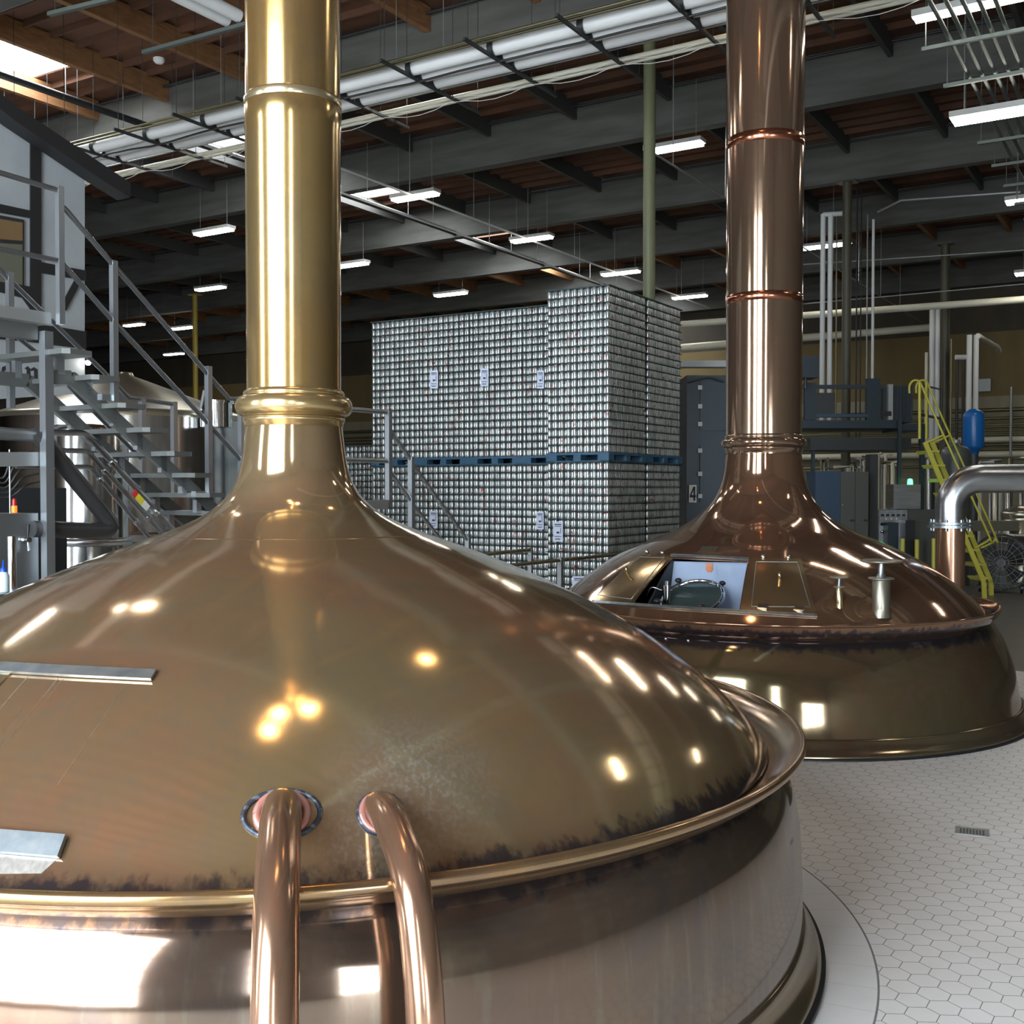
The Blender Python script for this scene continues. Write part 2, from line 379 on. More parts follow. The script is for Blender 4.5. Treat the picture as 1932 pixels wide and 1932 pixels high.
# roof deck with joists and skylight openings
GT = [-6.0, 5.3, 11.4, 17.5, 23.5, 29.6, 35.3, 41.4, 47.4]
SKY = [(20.2, 22.8, (GT[i]+GT[i+1])/2-1.3, (GT[i]+GT[i+1])/2+1.3) for i in range(1, 8)]
def roof():
    m = MB(); n = B
    ss = sorted({S0, S1, *[h[0] for h in SKY], *[h[1] for h in SKY]}); ts = sorted({T0, T1, *[h[2] for h in SKY], *[h[3] for h in SKY]})
    for i in range(len(ss)-1):
        for j in range(len(ts)-1):
            sc, tc = (ss[i]+ss[i+1])/2, (ts[j]+ts[j+1])/2
            if any(h[0] < sc < h[1] and h[2] < tc < h[3] for h in SKY): continue
            m.box(G(sc, tc, HD+.1), ss[i+1]-ss[i], ts[j+1]-ts[j], .2, (A, B, Z))
    t = T0+.4
    while t < T1:       # sub-joists running left-right
        if not any(abs(t-g) < .3 for g in GT):
            segs = [(S0, S1)]
            for h in SKY:
                if h[2]-.05 < t < h[3]+.05:
                    segs = [x for a, b in segs for x in ((a, min(b, h[0])), (max(a, h[1]), b)) if x[1]-x[0] > .1]
            for a, b in segs: m.box(G((a+b)/2, t, HD-.07), b-a, .05, .14, (A, B, Z))
        t += .61
    return tag(build(m, 'ceiling', M['deck']), kind='structure')
roof()
for i, (a, b, c, d) in enumerate(SKY):
    w = tag(bpy.data.objects.new('window_%d' % (i+5), None), kind='structure'); COL.objects.link(w); w.location = G((a+b)/2, (c+d)/2, HD)
    m = MB(); m.box(G((a+b)/2, (c+d)/2, HD+.32), b-a, d-c, .04, (A, B, Z)); build(m, 'skylight_panel', M['skylight'], w)
    m = MB()
    for (cs, ct, ls, lt) in ((a, (c+d)/2, .05, d-c), (b, (c+d)/2, .05, d-c), ((a+b)/2, c, b-a, .05), ((a+b)/2, d, b-a, .05)): m.box(G(cs, ct, HD+.17), ls, lt, .3, (A, B, Z))
    build(m, 'curb', M['insul'], w)
# girders across the hall
names = ['behind the viewer', 'nearest overhead', 'over the near kettle', 'behind the near bundle of white pipes', 'first fully seen beyond the white pipes', 'second seen beyond the white pipes', 'third seen beyond the white pipes', 'fourth seen beyond the white pipes', 'against the back wall']
for i, t in enumerate(GT):
    if i == 0: continue
    m = MB(); m.box(G((S0+S1)/2, t, HG+.55), S1-S0-.2, .22, 1.1, (A, B, Z)); m.box(G((S0+S1)/2, t, HG+.03), S1-S0-.2, .30, .06, (A, B, Z))
    g = thing('roof_girder', 'grey roof girder, the one ' + names[i], 'girder', G(10, t, HG)); build(m, 'beam_web', M['girder'], g)
    m = MB(); m.tube([G(S0+1, t-.28, HG+.98), G(S1-1, t-.28, HG+.98)], .03, 8); build(m, 'sprinkler_pipe', M['darkmetal'], g)
# purlins between the girders
bays = [(GT[i], GT[i+1]) for i in range(1, len(GT)-1)]
for bi, (ta, tb) in enumerate(bays):
    orange = bi in (0, 1, 5, 6)
    lab = ['orange timber roof beam in the nearest bay', 'orange timber roof beam beside the near skylight', 'grey roof beam behind the white pipes', 'grey roof beam past the first clear girder', 'grey roof beam past the second clear girder', 'orange timber roof beam above the stacked cans', 'orange timber roof beam near the back wall'][bi]
    proto = None
    k0 = 0
    for k in range(-2, 24):
        s = 2.44*k+.35
        if s < S0+1: continue
        c = G(s, (ta+tb)/2, HD-.28)
        vis = CAM+(c-CAM)
        z = c.y
        if z < 1 or not (-700 < 966+FPX*c.x/z < 2700): continue
        if proto is None:
            m = MB(); m.box((0, 0, 0), .14 if orange else .10, tb-ta-.24, .46 if orange else .40, (A, B, Z))
            proto = build(m, 'roof_beam', M['glulam'] if orange else M['purlin']); o = proto
        else: o = proto.copy(); COL.objects.link(o)
        o.location = c; tag(o, lab, 'beam', lab.replace('beam', 'beams'))
# columns
for (s, t, r, mt, lab) in ((8.9, 17.75, .11, 'colgreen', 'olive green round steel column rising behind the can pallets'),
                          (None, (1597, 29.1), .12, 'coldark', 'dark olive round column right of the far copper chimney'),
                          (None, (1783, 36.5), .15, 'coldark', 'dark round column behind the yellow ladder'),
                          (None, (368, 46), .11, 'colyellow', 'yellow painted round column left of the near copper chimney')):
    if s is None: p = at(t[0], 600, t[1]); 
    else: p = at(1225, 400, 19.75)
    top = HG if mt != 'colyellow' else HG
    c = thing('steel_column', lab, 'column', (p.x, p.y, 0))
    m = MB(); m.cyl((p.x, p.y, 0), (p.x, p.y, top+.0), r, 24); build(m, 'shaft', M[mt], c)
    m = MB(); m.box((p.x, p.y, top-.01), .5, .4, .04, (A, B, Z)); m.box((p.x, p.y, .01), .4, .4, .02, (A, B, Z)); build(m, 'end_plate', M[mt], c)

# ================================================================ KETTLES
P1 = [(0.253,2.648),(0.259,2.609),(0.263,2.569),(0.269,2.514),(0.274,2.474),(0.279,2.434),(0.289,2.385),(0.298,2.352),(0.312,2.318),(0.333,2.281),(0.349,2.259),(0.362,2.243),(0.381,2.223),(0.412,2.195),(0.44,2.174),(0.463,2.16),(0.496,2.142),(0.549,2.116),(0.615,2.088),(0.694,2.056),(0.781,2.026),(0.859,1.999),(0.96,1.962),(1.036,1.933),(1.156,1.885),(1.239,1.851),(1.302,1.825),(1.385,1.788),(1.446,1.759),(1.51,1.727),(1.595,1.685),(1.66,1.652),(1.724,1.618),(1.809,1.569),(1.873,1.531),(1.955,1.477),(2.021,1.431),(2.089,1.383),(2.179,1.314),(2.247,1.257),(2.333,1.180),(2.395,1.115),(2.453,1.045),(2.50,.985)]
P2 = [(0.4,2.659),(0.404,2.626),(0.408,2.592),(0.413,2.547),(0.416,2.513),(0.421,2.48),(0.427,2.437),(0.434,2.406),(0.443,2.369),(0.451,2.346),(0.458,2.323),(0.47,2.293),(0.479,2.271),(0.492,2.243),(0.504,2.221),(0.516,2.2),(0.536,2.169),(0.552,2.146),(0.576,2.115),(0.595,2.093),(0.614,2.071),(0.642,2.042),(0.664,2.022),(0.687,2.002),(0.72,1.975),(0.747,1.957),(0.783,1.933),(0.812,1.916),(0.841,1.899),(0.882,1.876),(0.97,1.832),(1.058,1.796),(1.119,1.772),(1.165,1.754),(1.226,1.728),(1.271,1.708),(1.317,1.687),(1.379,1.657),(1.426,1.635),(1.473,1.612),(1.535,1.58),(1.581,1.555),(1.643,1.519),(1.69,1.49),(1.738,1.458),(1.802,1.414),(1.849,1.38),(1.912,1.333),(1.958,1.297),(2.002,1.261),(2.058,1.213),(2.095,1.179),(2.142,1.133),(2.177,1.097),(2.211,1.062),(2.25,1.02)]
def prof_z(P, r):
    for (r0, z0), (r1, z1) in zip(P, P[1:]):
        if r0 <= r <= r1: return z0+(z1-z0)*(r-r0)/(r1-r0)
    return P[0][1] if r < P[0][0] else P[-1][1]
def hit(P, C, px, py):
    """first point where a line of sight meets the dome (for placing fittings on it)"""
    d = ray(px, py); t = 1.0; prev = None
    while t < 20:
        p = CAM+d*t; r = math.hypot(p.x-C.x, p.y-C.y)
        if r < P[-1][0] and p.z < prof_z(P, r):
            a, b = t-.02, t
            for _ in range(20):
                mm = (a+b)/2; q = CAM+d*mm; rr = math.hypot(q.x-C.x, q.y-C.y)
                if rr < P[-1][0] and q.z < prof_z(P, rr): b = mm
                else: a = mm
            return CAM+d*b
        t += .02
    return None
def hit_near(P, C, px, py):
    for k in range(12):
        h = hit(P, C, px, py-k*3)
        if h is not None: return h
def nrm(P, C, p):
    r = math.hypot(p.x-C.x, p.y-C.y); dz = (prof_z(P, r+.03)-prof_z(P, r-.03))/.06
    rad = Vector((p.x-C.x, p.y-C.y, 0)).normalized(); return (rad*(-dz)+Z).normalized()
def resample(P, n):
    L = [0]
    for a, b in zip(P, P[1:]): L.append(L[-1]+math.hypot(b[0]-a[0], b[1]-a[1]))
    out = []
    for i in range(n+1):
        t = L[-1]*i/n
        for j in range(len(P)-1):
            if L[j] <= t <= L[j+1]+1e-9:
                f = (t-L[j])/(L[j+1]-L[j]); out.append((P[j][0]+(P[j+1][0]-P[j][0])*f, P[j][1]+(P[j+1][1]-P[j][1])*f)); break
    return out
def smoothp(P, it=3):
    P = [list(p) for p in P]
    for _ in range(it):
        Q = [p[:] for p in P]
        for i in range(1, len(P)-1):
            Q[i][1] = (P[i-1][1]+2*P[i][1]+P[i+1][1])/4; Q[i][0] = (P[i-1][0]+2*P[i][0]+P[i+1][0])/4
        P = Q
    return [tuple(p) for p in P]
S1p, S2p = smoothp(resample(P1, 90), 6), smoothp(resample(P2, 90), 6)
def torus_prof(r, z, rr, n=12, a0=-PI/2, a1=PI/2, sq=1.): return [(r+rr*math.cos(a1+(a0-a1)*i/n), z+rr*sq*math.sin(a1+(a0-a1)*i/n)) for i in range(n+1)]
# ---- near kettle
k1 = thing('copper_kettle', 'large tarnished copper brewing kettle in the foreground with a brass coloured chimney', 'brewing kettle', T1C)
m = MB(); m.lathe(S1p, T1C, 256); build(m, 'dome', M['dome1'], k1)
m = MB(); m.lathe([(2.49, .975), (2.53, .978), (2.58, 1.0), (2.62, 1.03), (2.645, 1.06), (2.648, 1.075)]+torus_prof(2.655, 1.062, .024, 12)+[(2.64, 1.02), (2.60, .985), (2.55, .965), (2.52, .95)], T1C, 256); build(m, 'rim', M['rim1'], k1)
m = MB(); m.lathe([(2.52, .975), (2.535, .955), (2.57, .91), (2.61, .84), (2.635, .76), (2.652, .66), (2.66, .55), (2.664, .4), (2.668, .19)], T1C, 256); build(m, 'body', M['body1'], k1)
m = MB(); m.lathe([(2.668, .205), (2.682, .200), (2.683, .165), (2.69, .13), (2.71, .095), (2.735, .065), (2.752, .05), (2.757, .03), (2.757, .0)], T1C, 256); build(m, 'skirt', M['base1'], k1)
m = MB(); m.lathe([(2.66, .028), (2.775, .028), (2.775, .0)], T1C, 256); build(m, 'base_seal', M['black'], k1)
m = MB(); m.lathe([(.250, HD-.16), (.250, 4.38)], T1C, 96); m.lathe([(.250, 4.38), (.256, 4.37), (.256, 4.22), (.253, 4.2), (.250, 2.84), (.252, 2.82)], T1C, 96); ch = build(m, 'chimney', M['brass'], k1)
m = MB(); m.lathe([(.252, 2.825), (.262, 2.818), (.268, 2.81), (.268, 2.798), (.262, 2.79), (.27, 2.788)]+torus_prof(.262, 2.737, .050, 16, sq=1.12)+[(.27, 2.683), (.268, 2.672), (.272, 2.668), (.270, 2.655), (.262, 2.65), (.262, 2.63), (.256, 2.628)], T1C, 96); build(m, 'collar', M['brassring'], k1)
# front hatch fittings of the near kettle
def dome_strip(P, C, pts, lift, th, wdt, name, mt, parent):
    m = MB(); q = []
    for i in range(len(pts)-1):
        for j in range(8):
            t = j/8; q.append((pts[i][0]+(pts[i+1][0]-pts[i][0])*t, pts[i][1]+(pts[i+1][1]-pts[i][1])*t))
    q.append(pts[-1]); vs = []; fs = []
    for (px, py) in q:
        p = hit_near(P, C, px, py); n = nrm(P, C, p); dn = (Z-n*n.z).normalized()
        for (a, b) in ((-1, 0), (-1, 1), (1, 1), (1, 0)): vs.append(p+dn*(a*wdt/2)+n*(lift+b*th))
    for i in range(len(q)-1):
        for k in range(4): fs.append((i*4+k, i*4+(k+1) % 4, i*4+4+(k+1) % 4, i*4+4+k))
    fs += [(0, 3, 2, 1), (len(vs)-4, len(vs)-3, len(vs)-2, len(vs)-1)]
    m.add(vs, fs); return build(m, name, mt, parent)
def dome_patch(P, C, poly, lift, th, name, mt, parent, n=14):
    """panel lying on the dome: poly = 4 corners (tl, tr, br, bl)"""
    tl, tr, br, bl = poly; g = []
    for j in range(n+1):
        for i in range(n+1):
            u, v = i/n, j/n
            px = (tl[0]*(1-u)+tr[0]*u)*(1-v)+(bl[0]*(1-u)+br[0]*u)*v; py = (tl[1]*(1-u)+tr[1]*u)*(1-v)+(bl[1]*(1-u)+br[1]*u)*v
            p = hit_near(P, C, px, py); g.append((p, nrm(P, C, p)))
    vs = [p+k*(lift+th) for p, k in g]+[p+k*lift for p, k in g]; N = (n+1)**2; fs = []; m = MB()
    for j in range(n):
        for i in range(n):
            a = j*(n+1)+i; fs.append((a, a+n+1, a+n+2, a+1))
    m.add(vs, fs, True)
    edge = [i for i in range(n+1)]+[(j+1)*(n+1)-1 for j in range(1, n+1)]+[N-1-i for i in range(1, n+1)]+[(n-j)*(n+1) for j in range(1, n)]
    m.add(vs, [(edge[i], edge[(i+1) % len(edge)], edge[(i+1) % len(edge)]+N, edge[i]+N) for i in range(len(edge))])
    return build(m, name, mt, parent)
M['door1'] = copper('rubbed_brass_door', (.46, .36, .20), (.42, .37, .25), (.44, .30, .20), .14, .3, .7, haze=.85)
d1 = dome_patch(S1p, T1C, [(-150, 1268), (21, 1272), (-40, 1335), (-220, 1334)], .0, .006, 'hatch_door', M['door1'], k1)
dome_strip(S1p, T1C, [(-200, 1256), (0, 1262), (140, 1270), (291, 1277)], .004, .012, .055, 'drip_strip', M['zinc'], k1)
dome_strip(S1p, T1C, [(-250, 1570), (0, 1590), (121, 1600)], .004, .02, .075, 'hatch_hinge', M['zinc'], k1)
for pts, w in (([(52, 1278), (25, 1308), (0, 1338)], .018), ([(110, 1280), (60, 1342), (10, 1405)], .022), ([(120, 1280), (85, 1325)], .01), ([(240, 1288), (170, 1390), (110, 1480)], .006), ([(40, 1340), (10, 1374)], .008)):
    dome_strip(S1p, T1C, pts, .0006, .0006, w, 'water_streak', M['streak'], k1)
dome_patch(S1p, T1C, [(-60, 1606), (118, 1612), (78, 1648), (-110, 1650)], .0006, .0006, 'water_stain', M['greystain'], k1, 6)
m = MB(); m.lathe([(.2575, 4.372), (.2585, 4.37), (.2585, 4.335), (.2575, 4.333)], T1C, 96); build(m, 'chimney_band', M['palebrass'], k1)
# seam line across the crown
m = MB(); m.lathe([(.70, prof_z(S1p, .70)-.001), (.705, prof_z(S1p, .705)+.003), (.71, prof_z(S1p, .71)-.001)], T1C, 128); build(m, 'dome_seam', M['dome1'], k1)
# ---- bent copper pipes in front of the near kettle
for (px0, py0, xs, dz, r, lab) in ((532, 1536, 516, 2.93, .0665, 'thick copper pipe bending out of the near kettle dome, the left one of the pair'),
                                   (718, 1535, 806, 3.22, .0585, 'copper pipe bending out of the near kettle dome, the right one of the pair')):
    h = hit(S1p, T1C, px0, py0); n = nrm(S1p, T1C, h); end = at(xs, 1850, dz); out = Vector((end.x-h.x, end.y-h.y, 0)); L = out.length; out.normalize()
    path = [h-out*.12-Z*.02, h+out*.02+Z*.02, h+out*(L*.35)+Z*.0, h+out*(L*.72)-Z*.12, Vector((end.x, end.y, h.z-.38))-out*(L*.06), Vector((end.x, end.y, h.z-.66)), Vector((end.x, end.y, h.z-.95)), Vector((end.x, end.y, .0))]
    pp = thing('copper_pipe', lab, 'pipe', (end.x, end.y, 0))
    m = MB(); m.tube(smooth_path(path, 10), r, 32); build(m, 'pipe_tube', M['pipecu'], pp)
    ring = [h+n*.004+(n.cross(Z).normalized()*math.cos(a)*(1.25 if dz < 3 else 1.1)+n.cross(n.cross(Z)).normalized()*math.sin(a)*1.2)*r for a in [2*PI*i/36 for i in range(37)]]
    m = MB(); m.tube(ring, .014, 8, caps=False); build(m, 'weld_ring', M['fresh'], pp)
    ring = [h+n*.002+(n.cross(Z).normalized()*math.cos(a)*(1.9 if dz < 3 else 1.28)+n.cross(n.cross(Z)).normalized()*math.sin(a)*1.34)*r for a in [2*PI*i/36 for i in range(37)]]
    m = MB(); m.tube(ring, .009, 8, caps=False); build(m, 'solder_ring', M['verdi'], pp)
# ---- far kettle
k2 = thing('copper_kettle', 'copper brewing kettle with an open hatch and a reddish brown chimney, behind the near one', 'brewing kettle', T2C)
# hatch opening: dome built with a clean hole
def az(p): return math.atan2(p.y-T2C.y, p.x-T2C.x)
def rad2(p): return math.hypot(p.x-T2C.x, p.y-T2C.y)
hc = [hit(S2p, T2C, *q) for q in ((1268, 1056), (1411, 1058), (1395, 1150), (1196, 1138))]
rT = (rad2(hc[0])+rad2(hc[1]))/2; rB = (rad2(hc[2])+rad2(hc[3]))/2
aTL, aTR, aBR, aBL = [az(p) for p in hc]
def dome_with_hole(P, C):
    rows = resample(P, 150); iT = min(range(151), key=lambda i: abs(rows[i][0]-rT)); iB = min(range(151), key=lambda i: abs(rows[i][0]-rB))
    n_in, n_out = 24, 232; vs = []; fs = []
    for i, (r, z) in enumerate(rows):
        v = min(1, max(0, (i-iT)/(iB-iT))); a0 = aTL+(aBL-aTL)*v; a1 = aTR+(aBR-aTR)*v
        if a1 < a0: a1 += 2*PI
        for k in range(n_in): a = a0+(a1-a0)*k/n_in; vs.append(C+Vector((r*math.cos(a), r*math.sin(a), z)))
        for k in range(n_out): a = a1+(a0+2*PI-a1)*k/n_out; vs.append(C+Vector((r*math.cos(a), r*math.sin(a), z)))
    n = n_in+n_out
    for i in range(150):
        for k in range(n):
            if iT <= i < iB and k < n_in: continue
            fs.append((i*n+k, (i+1)*n+k, (i+1)*n+(k+1) % n, i*n+(k+1) % n))
    m = MB(); m.add(vs, fs, True)
    for v in m.v: pass
    return m
build(dome_with_hole(S2p, T2C), 'dome', M['dome2'], k2)
m = MB(); m.lathe([(2.24, 1.012), (2.28, 1.012), (2.32, 1.04), (2.35, 1.085), (2.358, 1.105)]+torus_prof(2.360, 1.10, .012, 8)+[(2.36, 1.07), (2.345, 1.04), (2.32, 1.0), (2.29, .975), (2.25, .96)], T2C, 224); build(m, 'rim', M['dome2'], k2)
m = MB(); m.lathe([(2.22, 1.0), (2.25, .985), (2.31, .92), (2.38, .80), (2.43, .69), (2.475, .56), (2.50, .44), (2.52, .32), (2.545, .2), (2.56, .145)], T2C, 224); build(m, 'body', M['body2'], k2)
m = MB(); m.lathe([(2.56, .16), (2.585, .157), (2.59, .14), (2.61, .10), (2.64, .06), (2.665, .045), (2.67, .03), (2.67, 0)], T2C, 224); build(m, 'skirt', M['base1'], k2)
m = MB(); m.lathe([(2.6, .024), (2.69, .024), (2.69, .0)], T2C, 160); build(m, 'base_seal', M['black'], k2)
m = MB(); m.lathe([(.414, HD-.16), (.414, 7.6), (.410, 6.0), (.408, 5.9), (.403, 4.34), (.403, 4.28), (.400, 2.87)], T2C, 96); c2 = build(m, 'chimney', M['chim2'], k2)
for z, r, hb in ((4.31, .405, .045), (5.97, .411, .055), (7.68, .417, .05)):
    m = MB(); m.lathe([(r-.004, z+hb+.003), (r+.002, z+hb), (r+.002, z-hb), (r-.004, z-hb-.003)], T2C, 96); build(m, 'chimney_band', M['band2'], k2)
m = MB(); m.lathe([(.400, 2.87), (.412, 2.862), (.416, 2.85), (.414, 2.838), (.408, 2.83)]+torus_prof(.412, 2.782, .041, 14, sq=1.2)+[(.412, 2.74), (.416, 2.725), (.412, 2.71), (.404, 2.70), (.404, 2.66)], T2C, 96); build(m, 'collar', M['chim2'], k2)
# recess behind the hatch
hatch_c = sum(hc, Vector())/4; inw = Vector((T2C.x-hatch_c.x, T2C.y-hatch_c.y, 0)).normalized(); sd = Vector((inw.y, -inw.x, 0))
w0 = (hc[1]-hc[0]).length
m = MB()
pT0, pT1 = hc[0]-Z*.02, hc[1]-Z*.02
back = [pT0+inw*.05-sd*.02, pT1+inw*.05+sd*.03, pT1+inw*.18+sd*.12-Z*.62, pT0+inw*.18-sd*.12-Z*.62]
m.poly(back, inw*.02); build(m, 'inner_panel', M['innerblue'], k2)
m = MB(); m.poly([hc[0], hc[0]+inw*.25, hc[3]+inw*.8-Z*.25, hc[3]-Z*.3], -sd*.02)
m.poly([hc[3]-Z*.25-sd*.1, hc[2]-Z*.25+sd*.1, hc[2]+inw*1.0-Z*.25+sd*.1, hc[3]+inw*1.0-Z*.25-sd*.1], -Z*.02); build(m, 'recess_floor', M['darkmetal'], k2)
m = MB(); m.poly([hc[1], hc[1]+inw*.25, hc[2]+inw*.8-Z*.25, hc[2]-Z*.3], sd*.02); build(m, 'recess_side', M['innerblue'], k2)
# round sight glass lid standing inside
lid_c = at(1305, 1130, 10.48); ax = (Z*.87-inw*.49).normalized()
m = MB(); m.lathe([(.275, -.02), (.315, -.02), (.32, 0), (.315, .02), (.305, .028), (.29, .02), (.285, .0)], lid_c, 48, ax); build(m, 'lid_ring', M['chrome'], k2)
m = MB(); m.lathe([(.287, .004), (.001, .012)], lid_c, 48, ax); build(m, 'lid_glass', M['glassdark'], k2)
for (px, py, d) in ((1280, 1095, 10.72), (1363, 1100, 10.68), (1240, 1134, 10.42), (1322, 1143, 10.22)):
    q = at(px, py, d); m = MB(); m.sphere(q, .035, 12, 8, .7); m.cyl(q-Z*.09, q, .01, 8); build(m, 'lid_knob', M['black'], k2)
m = MB(); q = at(1258, 1110, 10.5); m.cyl(q-Z*.14, q+Z*.03, .035, 16); m.cyl(q+Z*.03, q+Z*.07, .018, 12); m.tube(smooth_path([q-sd*.05-Z*.02, q-sd*.16+Z*.0, q-sd*.22-Z*.09]), .006, 6); build(m, 'inner_lamp', M['chrome'], k2)
q = at(1338, 1067, 10.42); m = MB(); m.poly([q-sd*.035+Z*.02, q+sd*.035+Z*.02, q+sd*.035-Z*.04, q+sd*.02-Z*.065, q-sd*.02-Z*.065, q-sd*.035-Z*.04], inw*.01); build(m, 'latch_tab', M['band2'], k2)
# doors, sill and frame on the dome
def d2strip(pts, w, name, mt, lift=.002, th=.008): return dome_strip(S2p, T2C, pts, lift, th, w, name, mt, k2)
M['door2'] = copper('hatch_door_copper', (.44, .29, .16), (.45, .33, .17), (.40, .26, .15), .12, .22, .15, haze=.88)
dl = dome_patch(S2p, T2C, [(1204, 1048), (1266, 1051), (1193, 1137), (1120, 1134)], .003, .010, 'hatch_door', M['door2'], k2)
dr = dome_patch(S2p, T2C, [(1413, 1055), (1511, 1056), (1540, 1160), (1397, 1152)], .003, .010, 'hatch_door', M['door2'], k2)
def outline(pts, par):
    mm = MB(); q = []
    for (a, b) in zip(pts, pts[1:]+pts[:1]):
        for j in range(8): q.append((a[0]+(b[0]-a[0])*j/8, a[1]+(b[1]-a[1])*j/8))
    P = [hit(S2p, T2C, *c) for c in q]; P = [p+nrm(S2p, T2C, p)*.014 for p in P]; P.append(P[0]); mm.tube(P, .0035, 6, caps=False); return build(mm, 'door_groove', M['zinc'], par)
outline([(1209, 1053), (1255, 1054), (1192, 1132), (1128, 1124)], dl); outline([(1427, 1062), (1504, 1063), (1528, 1147), (1418, 1146)], dr)
d2strip([(1267, 1050), (1340, 1053), (1412, 1057)], .03, 'hatch_lintel', M['zinc'], .006, .02)
d2strip([(1122, 1137), (1250, 1146), (1400, 1155), (1541, 1163)], .03, 'hatch_sill', M['zinc'], .004, .016)
for (px, py, par) in ((1222, 1044, dl), (1251, 1046, dl), (1440, 1054, dr), (1487, 1055, dr)):
    q = hit(S2p, T2C, px, py); m = MB(); m.sphere(q+nrm(S2p, T2C, q)*.02, .022, 12, 8); build(m, 'stop_knob', M['chrome'], par)
for (px, py) in ((1439, 1147), (1507, 1151)):
    q = hit(S2p, T2C, px, py); n = nrm(S2p, T2C, q); m = MB(); m.box(q+n*.02, .09, .05, .025, (sd, n.cross(sd), n)); build(m, 'door_hinge', M['steel'], dr)
for (px, py, par) in ((1470, 1100, dr), (1186, 1088, dl)):
    q = hit(S2p, T2C, px, py); n = nrm(S2p, T2C, q); m = MB(); m.cyl(q, q+n*.05, .016, 12); m.lathe([(.001, .0), (.014, .01), (.017, .04), (.012, .07), (.001, .08)], q+n*.05-Z*.01, 12, Z); build(m, 'door_handle', M['brassfit'], par)
dome_patch(S2p, T2C, [(1325, 1032), (1356, 1032), (1350, 1042), (1318, 1042)], .002, .006, 'name_plate', M['plate'], k2, 3)
for (px, py) in ((1231, 1184), (1290, 1188)):
    q = at(px, py, 9.75); rr = Vector((q.x-T2C.x, q.y-T2C.y, 0)).normalized(); q = Vector((T2C.x, T2C.y, .93))+rr*2.31; m = MB(); m.sphere(q, .014, 10, 6); build(m, 'rivet', M['chrome'], k2)
# valves on the far kettle
def valve(px, py, hgt, rb, rw, lab, two):
    q = hit(S2p, T2C, px, py); v = thing('dome_valve', lab, 'valve', q)
    m = MB(); m.lathe([(rb*1.25, -.06), (rb*1.02, 0), (rb, .02), (rb, hgt*.62), (rb*.9, hgt*.64)], q, 24); build(m, 'valve_body', M['brassfit'] if not two else M['dullfit'], v)
    m = MB(); m.lathe([(.001, hgt*.66), (rb*1.45, hgt*.66), (rb*1.45, hgt*.63), (rb*1.0, hgt*.62)], q, 24); build(m, 'flange', M['dullfit'], v)
    m = MB(); m.lathe([(rb*.6, hgt*.66), (rb*.35, hgt*.75), (rb*.3, hgt*.97)], q, 16); build(m, 'stem', M['zinc'], v)
    m = MB(); m.lathe([(.001, hgt*1.02), (rw*.9, hgt*1.02), (rw, hgt*1.0), (rw, hgt*.98), (rw*.9, hgt*.965), (.001, hgt*.965)], q, 32); build(m, 'handwheel', M['dullfit'], v)
valve(1583, 1141, .25, .033, .085, 'small handwheel valve standing on the far kettle dome', False)
valve(1662, 1152, .45, .078, .185, 'large handwheel valve standing on the far kettle dome', True)
# ---- steel elbow duct beside the far kettle
e = thing('steel_elbow_pipe', 'shiny steel pipe with a flange and elbow rising at the right of the far kettle', 'pipe', at(1793, 1100, 12.55))
b0 = at(1793, 990, 12.55); r = .163
m = MB(); m.cyl((b0.x, b0.y, .75), (b0.x, b0.y, b0.z), r*.98, 40); build(m, 'riser', M['brassfit'] if 0 else M['pipecu'], e)
m = MB(); m.cyl(b0-Z*.035, b0-Z*.005, .245, 40); m.cyl(b0+Z*.003, b0+Z*.03, .23, 40)
for i in range(8):
    a = 2*PI*i/8+.2; c = b0+Vector((math.cos(a), math.sin(a), 0))*.21; m.cyl(c-Z*.07, c+Z*.06, .014, 8)
build(m, 'flange', M['zinc'], e)
c0 = at(1800, 903, 12.55); zc = c0.z; R = .33; path = [b0+Z*.03, Vector((b0.x, b0.y, zc-R))]
for i in range(1, 13): a = PI/2*i/12; path.append(Vector((b0.x+R-R*math.cos(a), b0.y, zc-R+R*math.sin(a))))
path.append(Vector((b0.x+4.5, b0.y+.3, zc)))
m = MB(); m.tube(path, r, 40); build(m, 'elbow', M['steel'], e)
# ================================================================ PALLETS OF CANS
PW, PD, TP, NT_ = 1.09, 1.40, .1275, 20
def make_pallet():
    t = thing('blue_pallet', 'blue pallet', 'pallet', (0, 0, 0), 'blue pallets under the stacks of cans')
    m = MB(); m.box((0, 0, .13), PW+.02, PD+.02, .035, (A, B, Z)); build(m, 'deck', M['pallet'], t)
    m = MB(); m.box((0, 0, .012), PW+.02, .12, .024, (A, B, Z))
    for e_ in (-1, 1):
        m.box(A*0+B*(e_*(PD/2-.06))+Z*.012, PW+.02, .14, .024, (A, B, Z)); m.box(A*(e_*(PW/2-.06))+Z*.012, .14, PD+.02, .024, (A, B, Z))
    build(m, 'base_board', M['pallet'], t)
    for i in (-1, 0, 1):
        for j in (-1, 0, 1):
            m = MB(); m.box(A*(i*(PW/2-.09))+B*(j*(PD/2-.09))+Z*.068, .19 if i else .13, .19 if j else .16, .09, (A, B, Z)); build(m, 'block', M['pallet'], t)
    return t
pal0 = make_pallet(); sh0 = None; first = True
def can_prof(r=.0325, h=.121): return [(.001, .004), (r*.72, 0), (r*.78, .004), (r*.97, .012), (r, .018), (r, h-.022), (r*.93, h-.012), (r*.82, h-.004), (r*.82, h), (r*.76, h), (r*.74, h-.004), (.001, h-.004)]
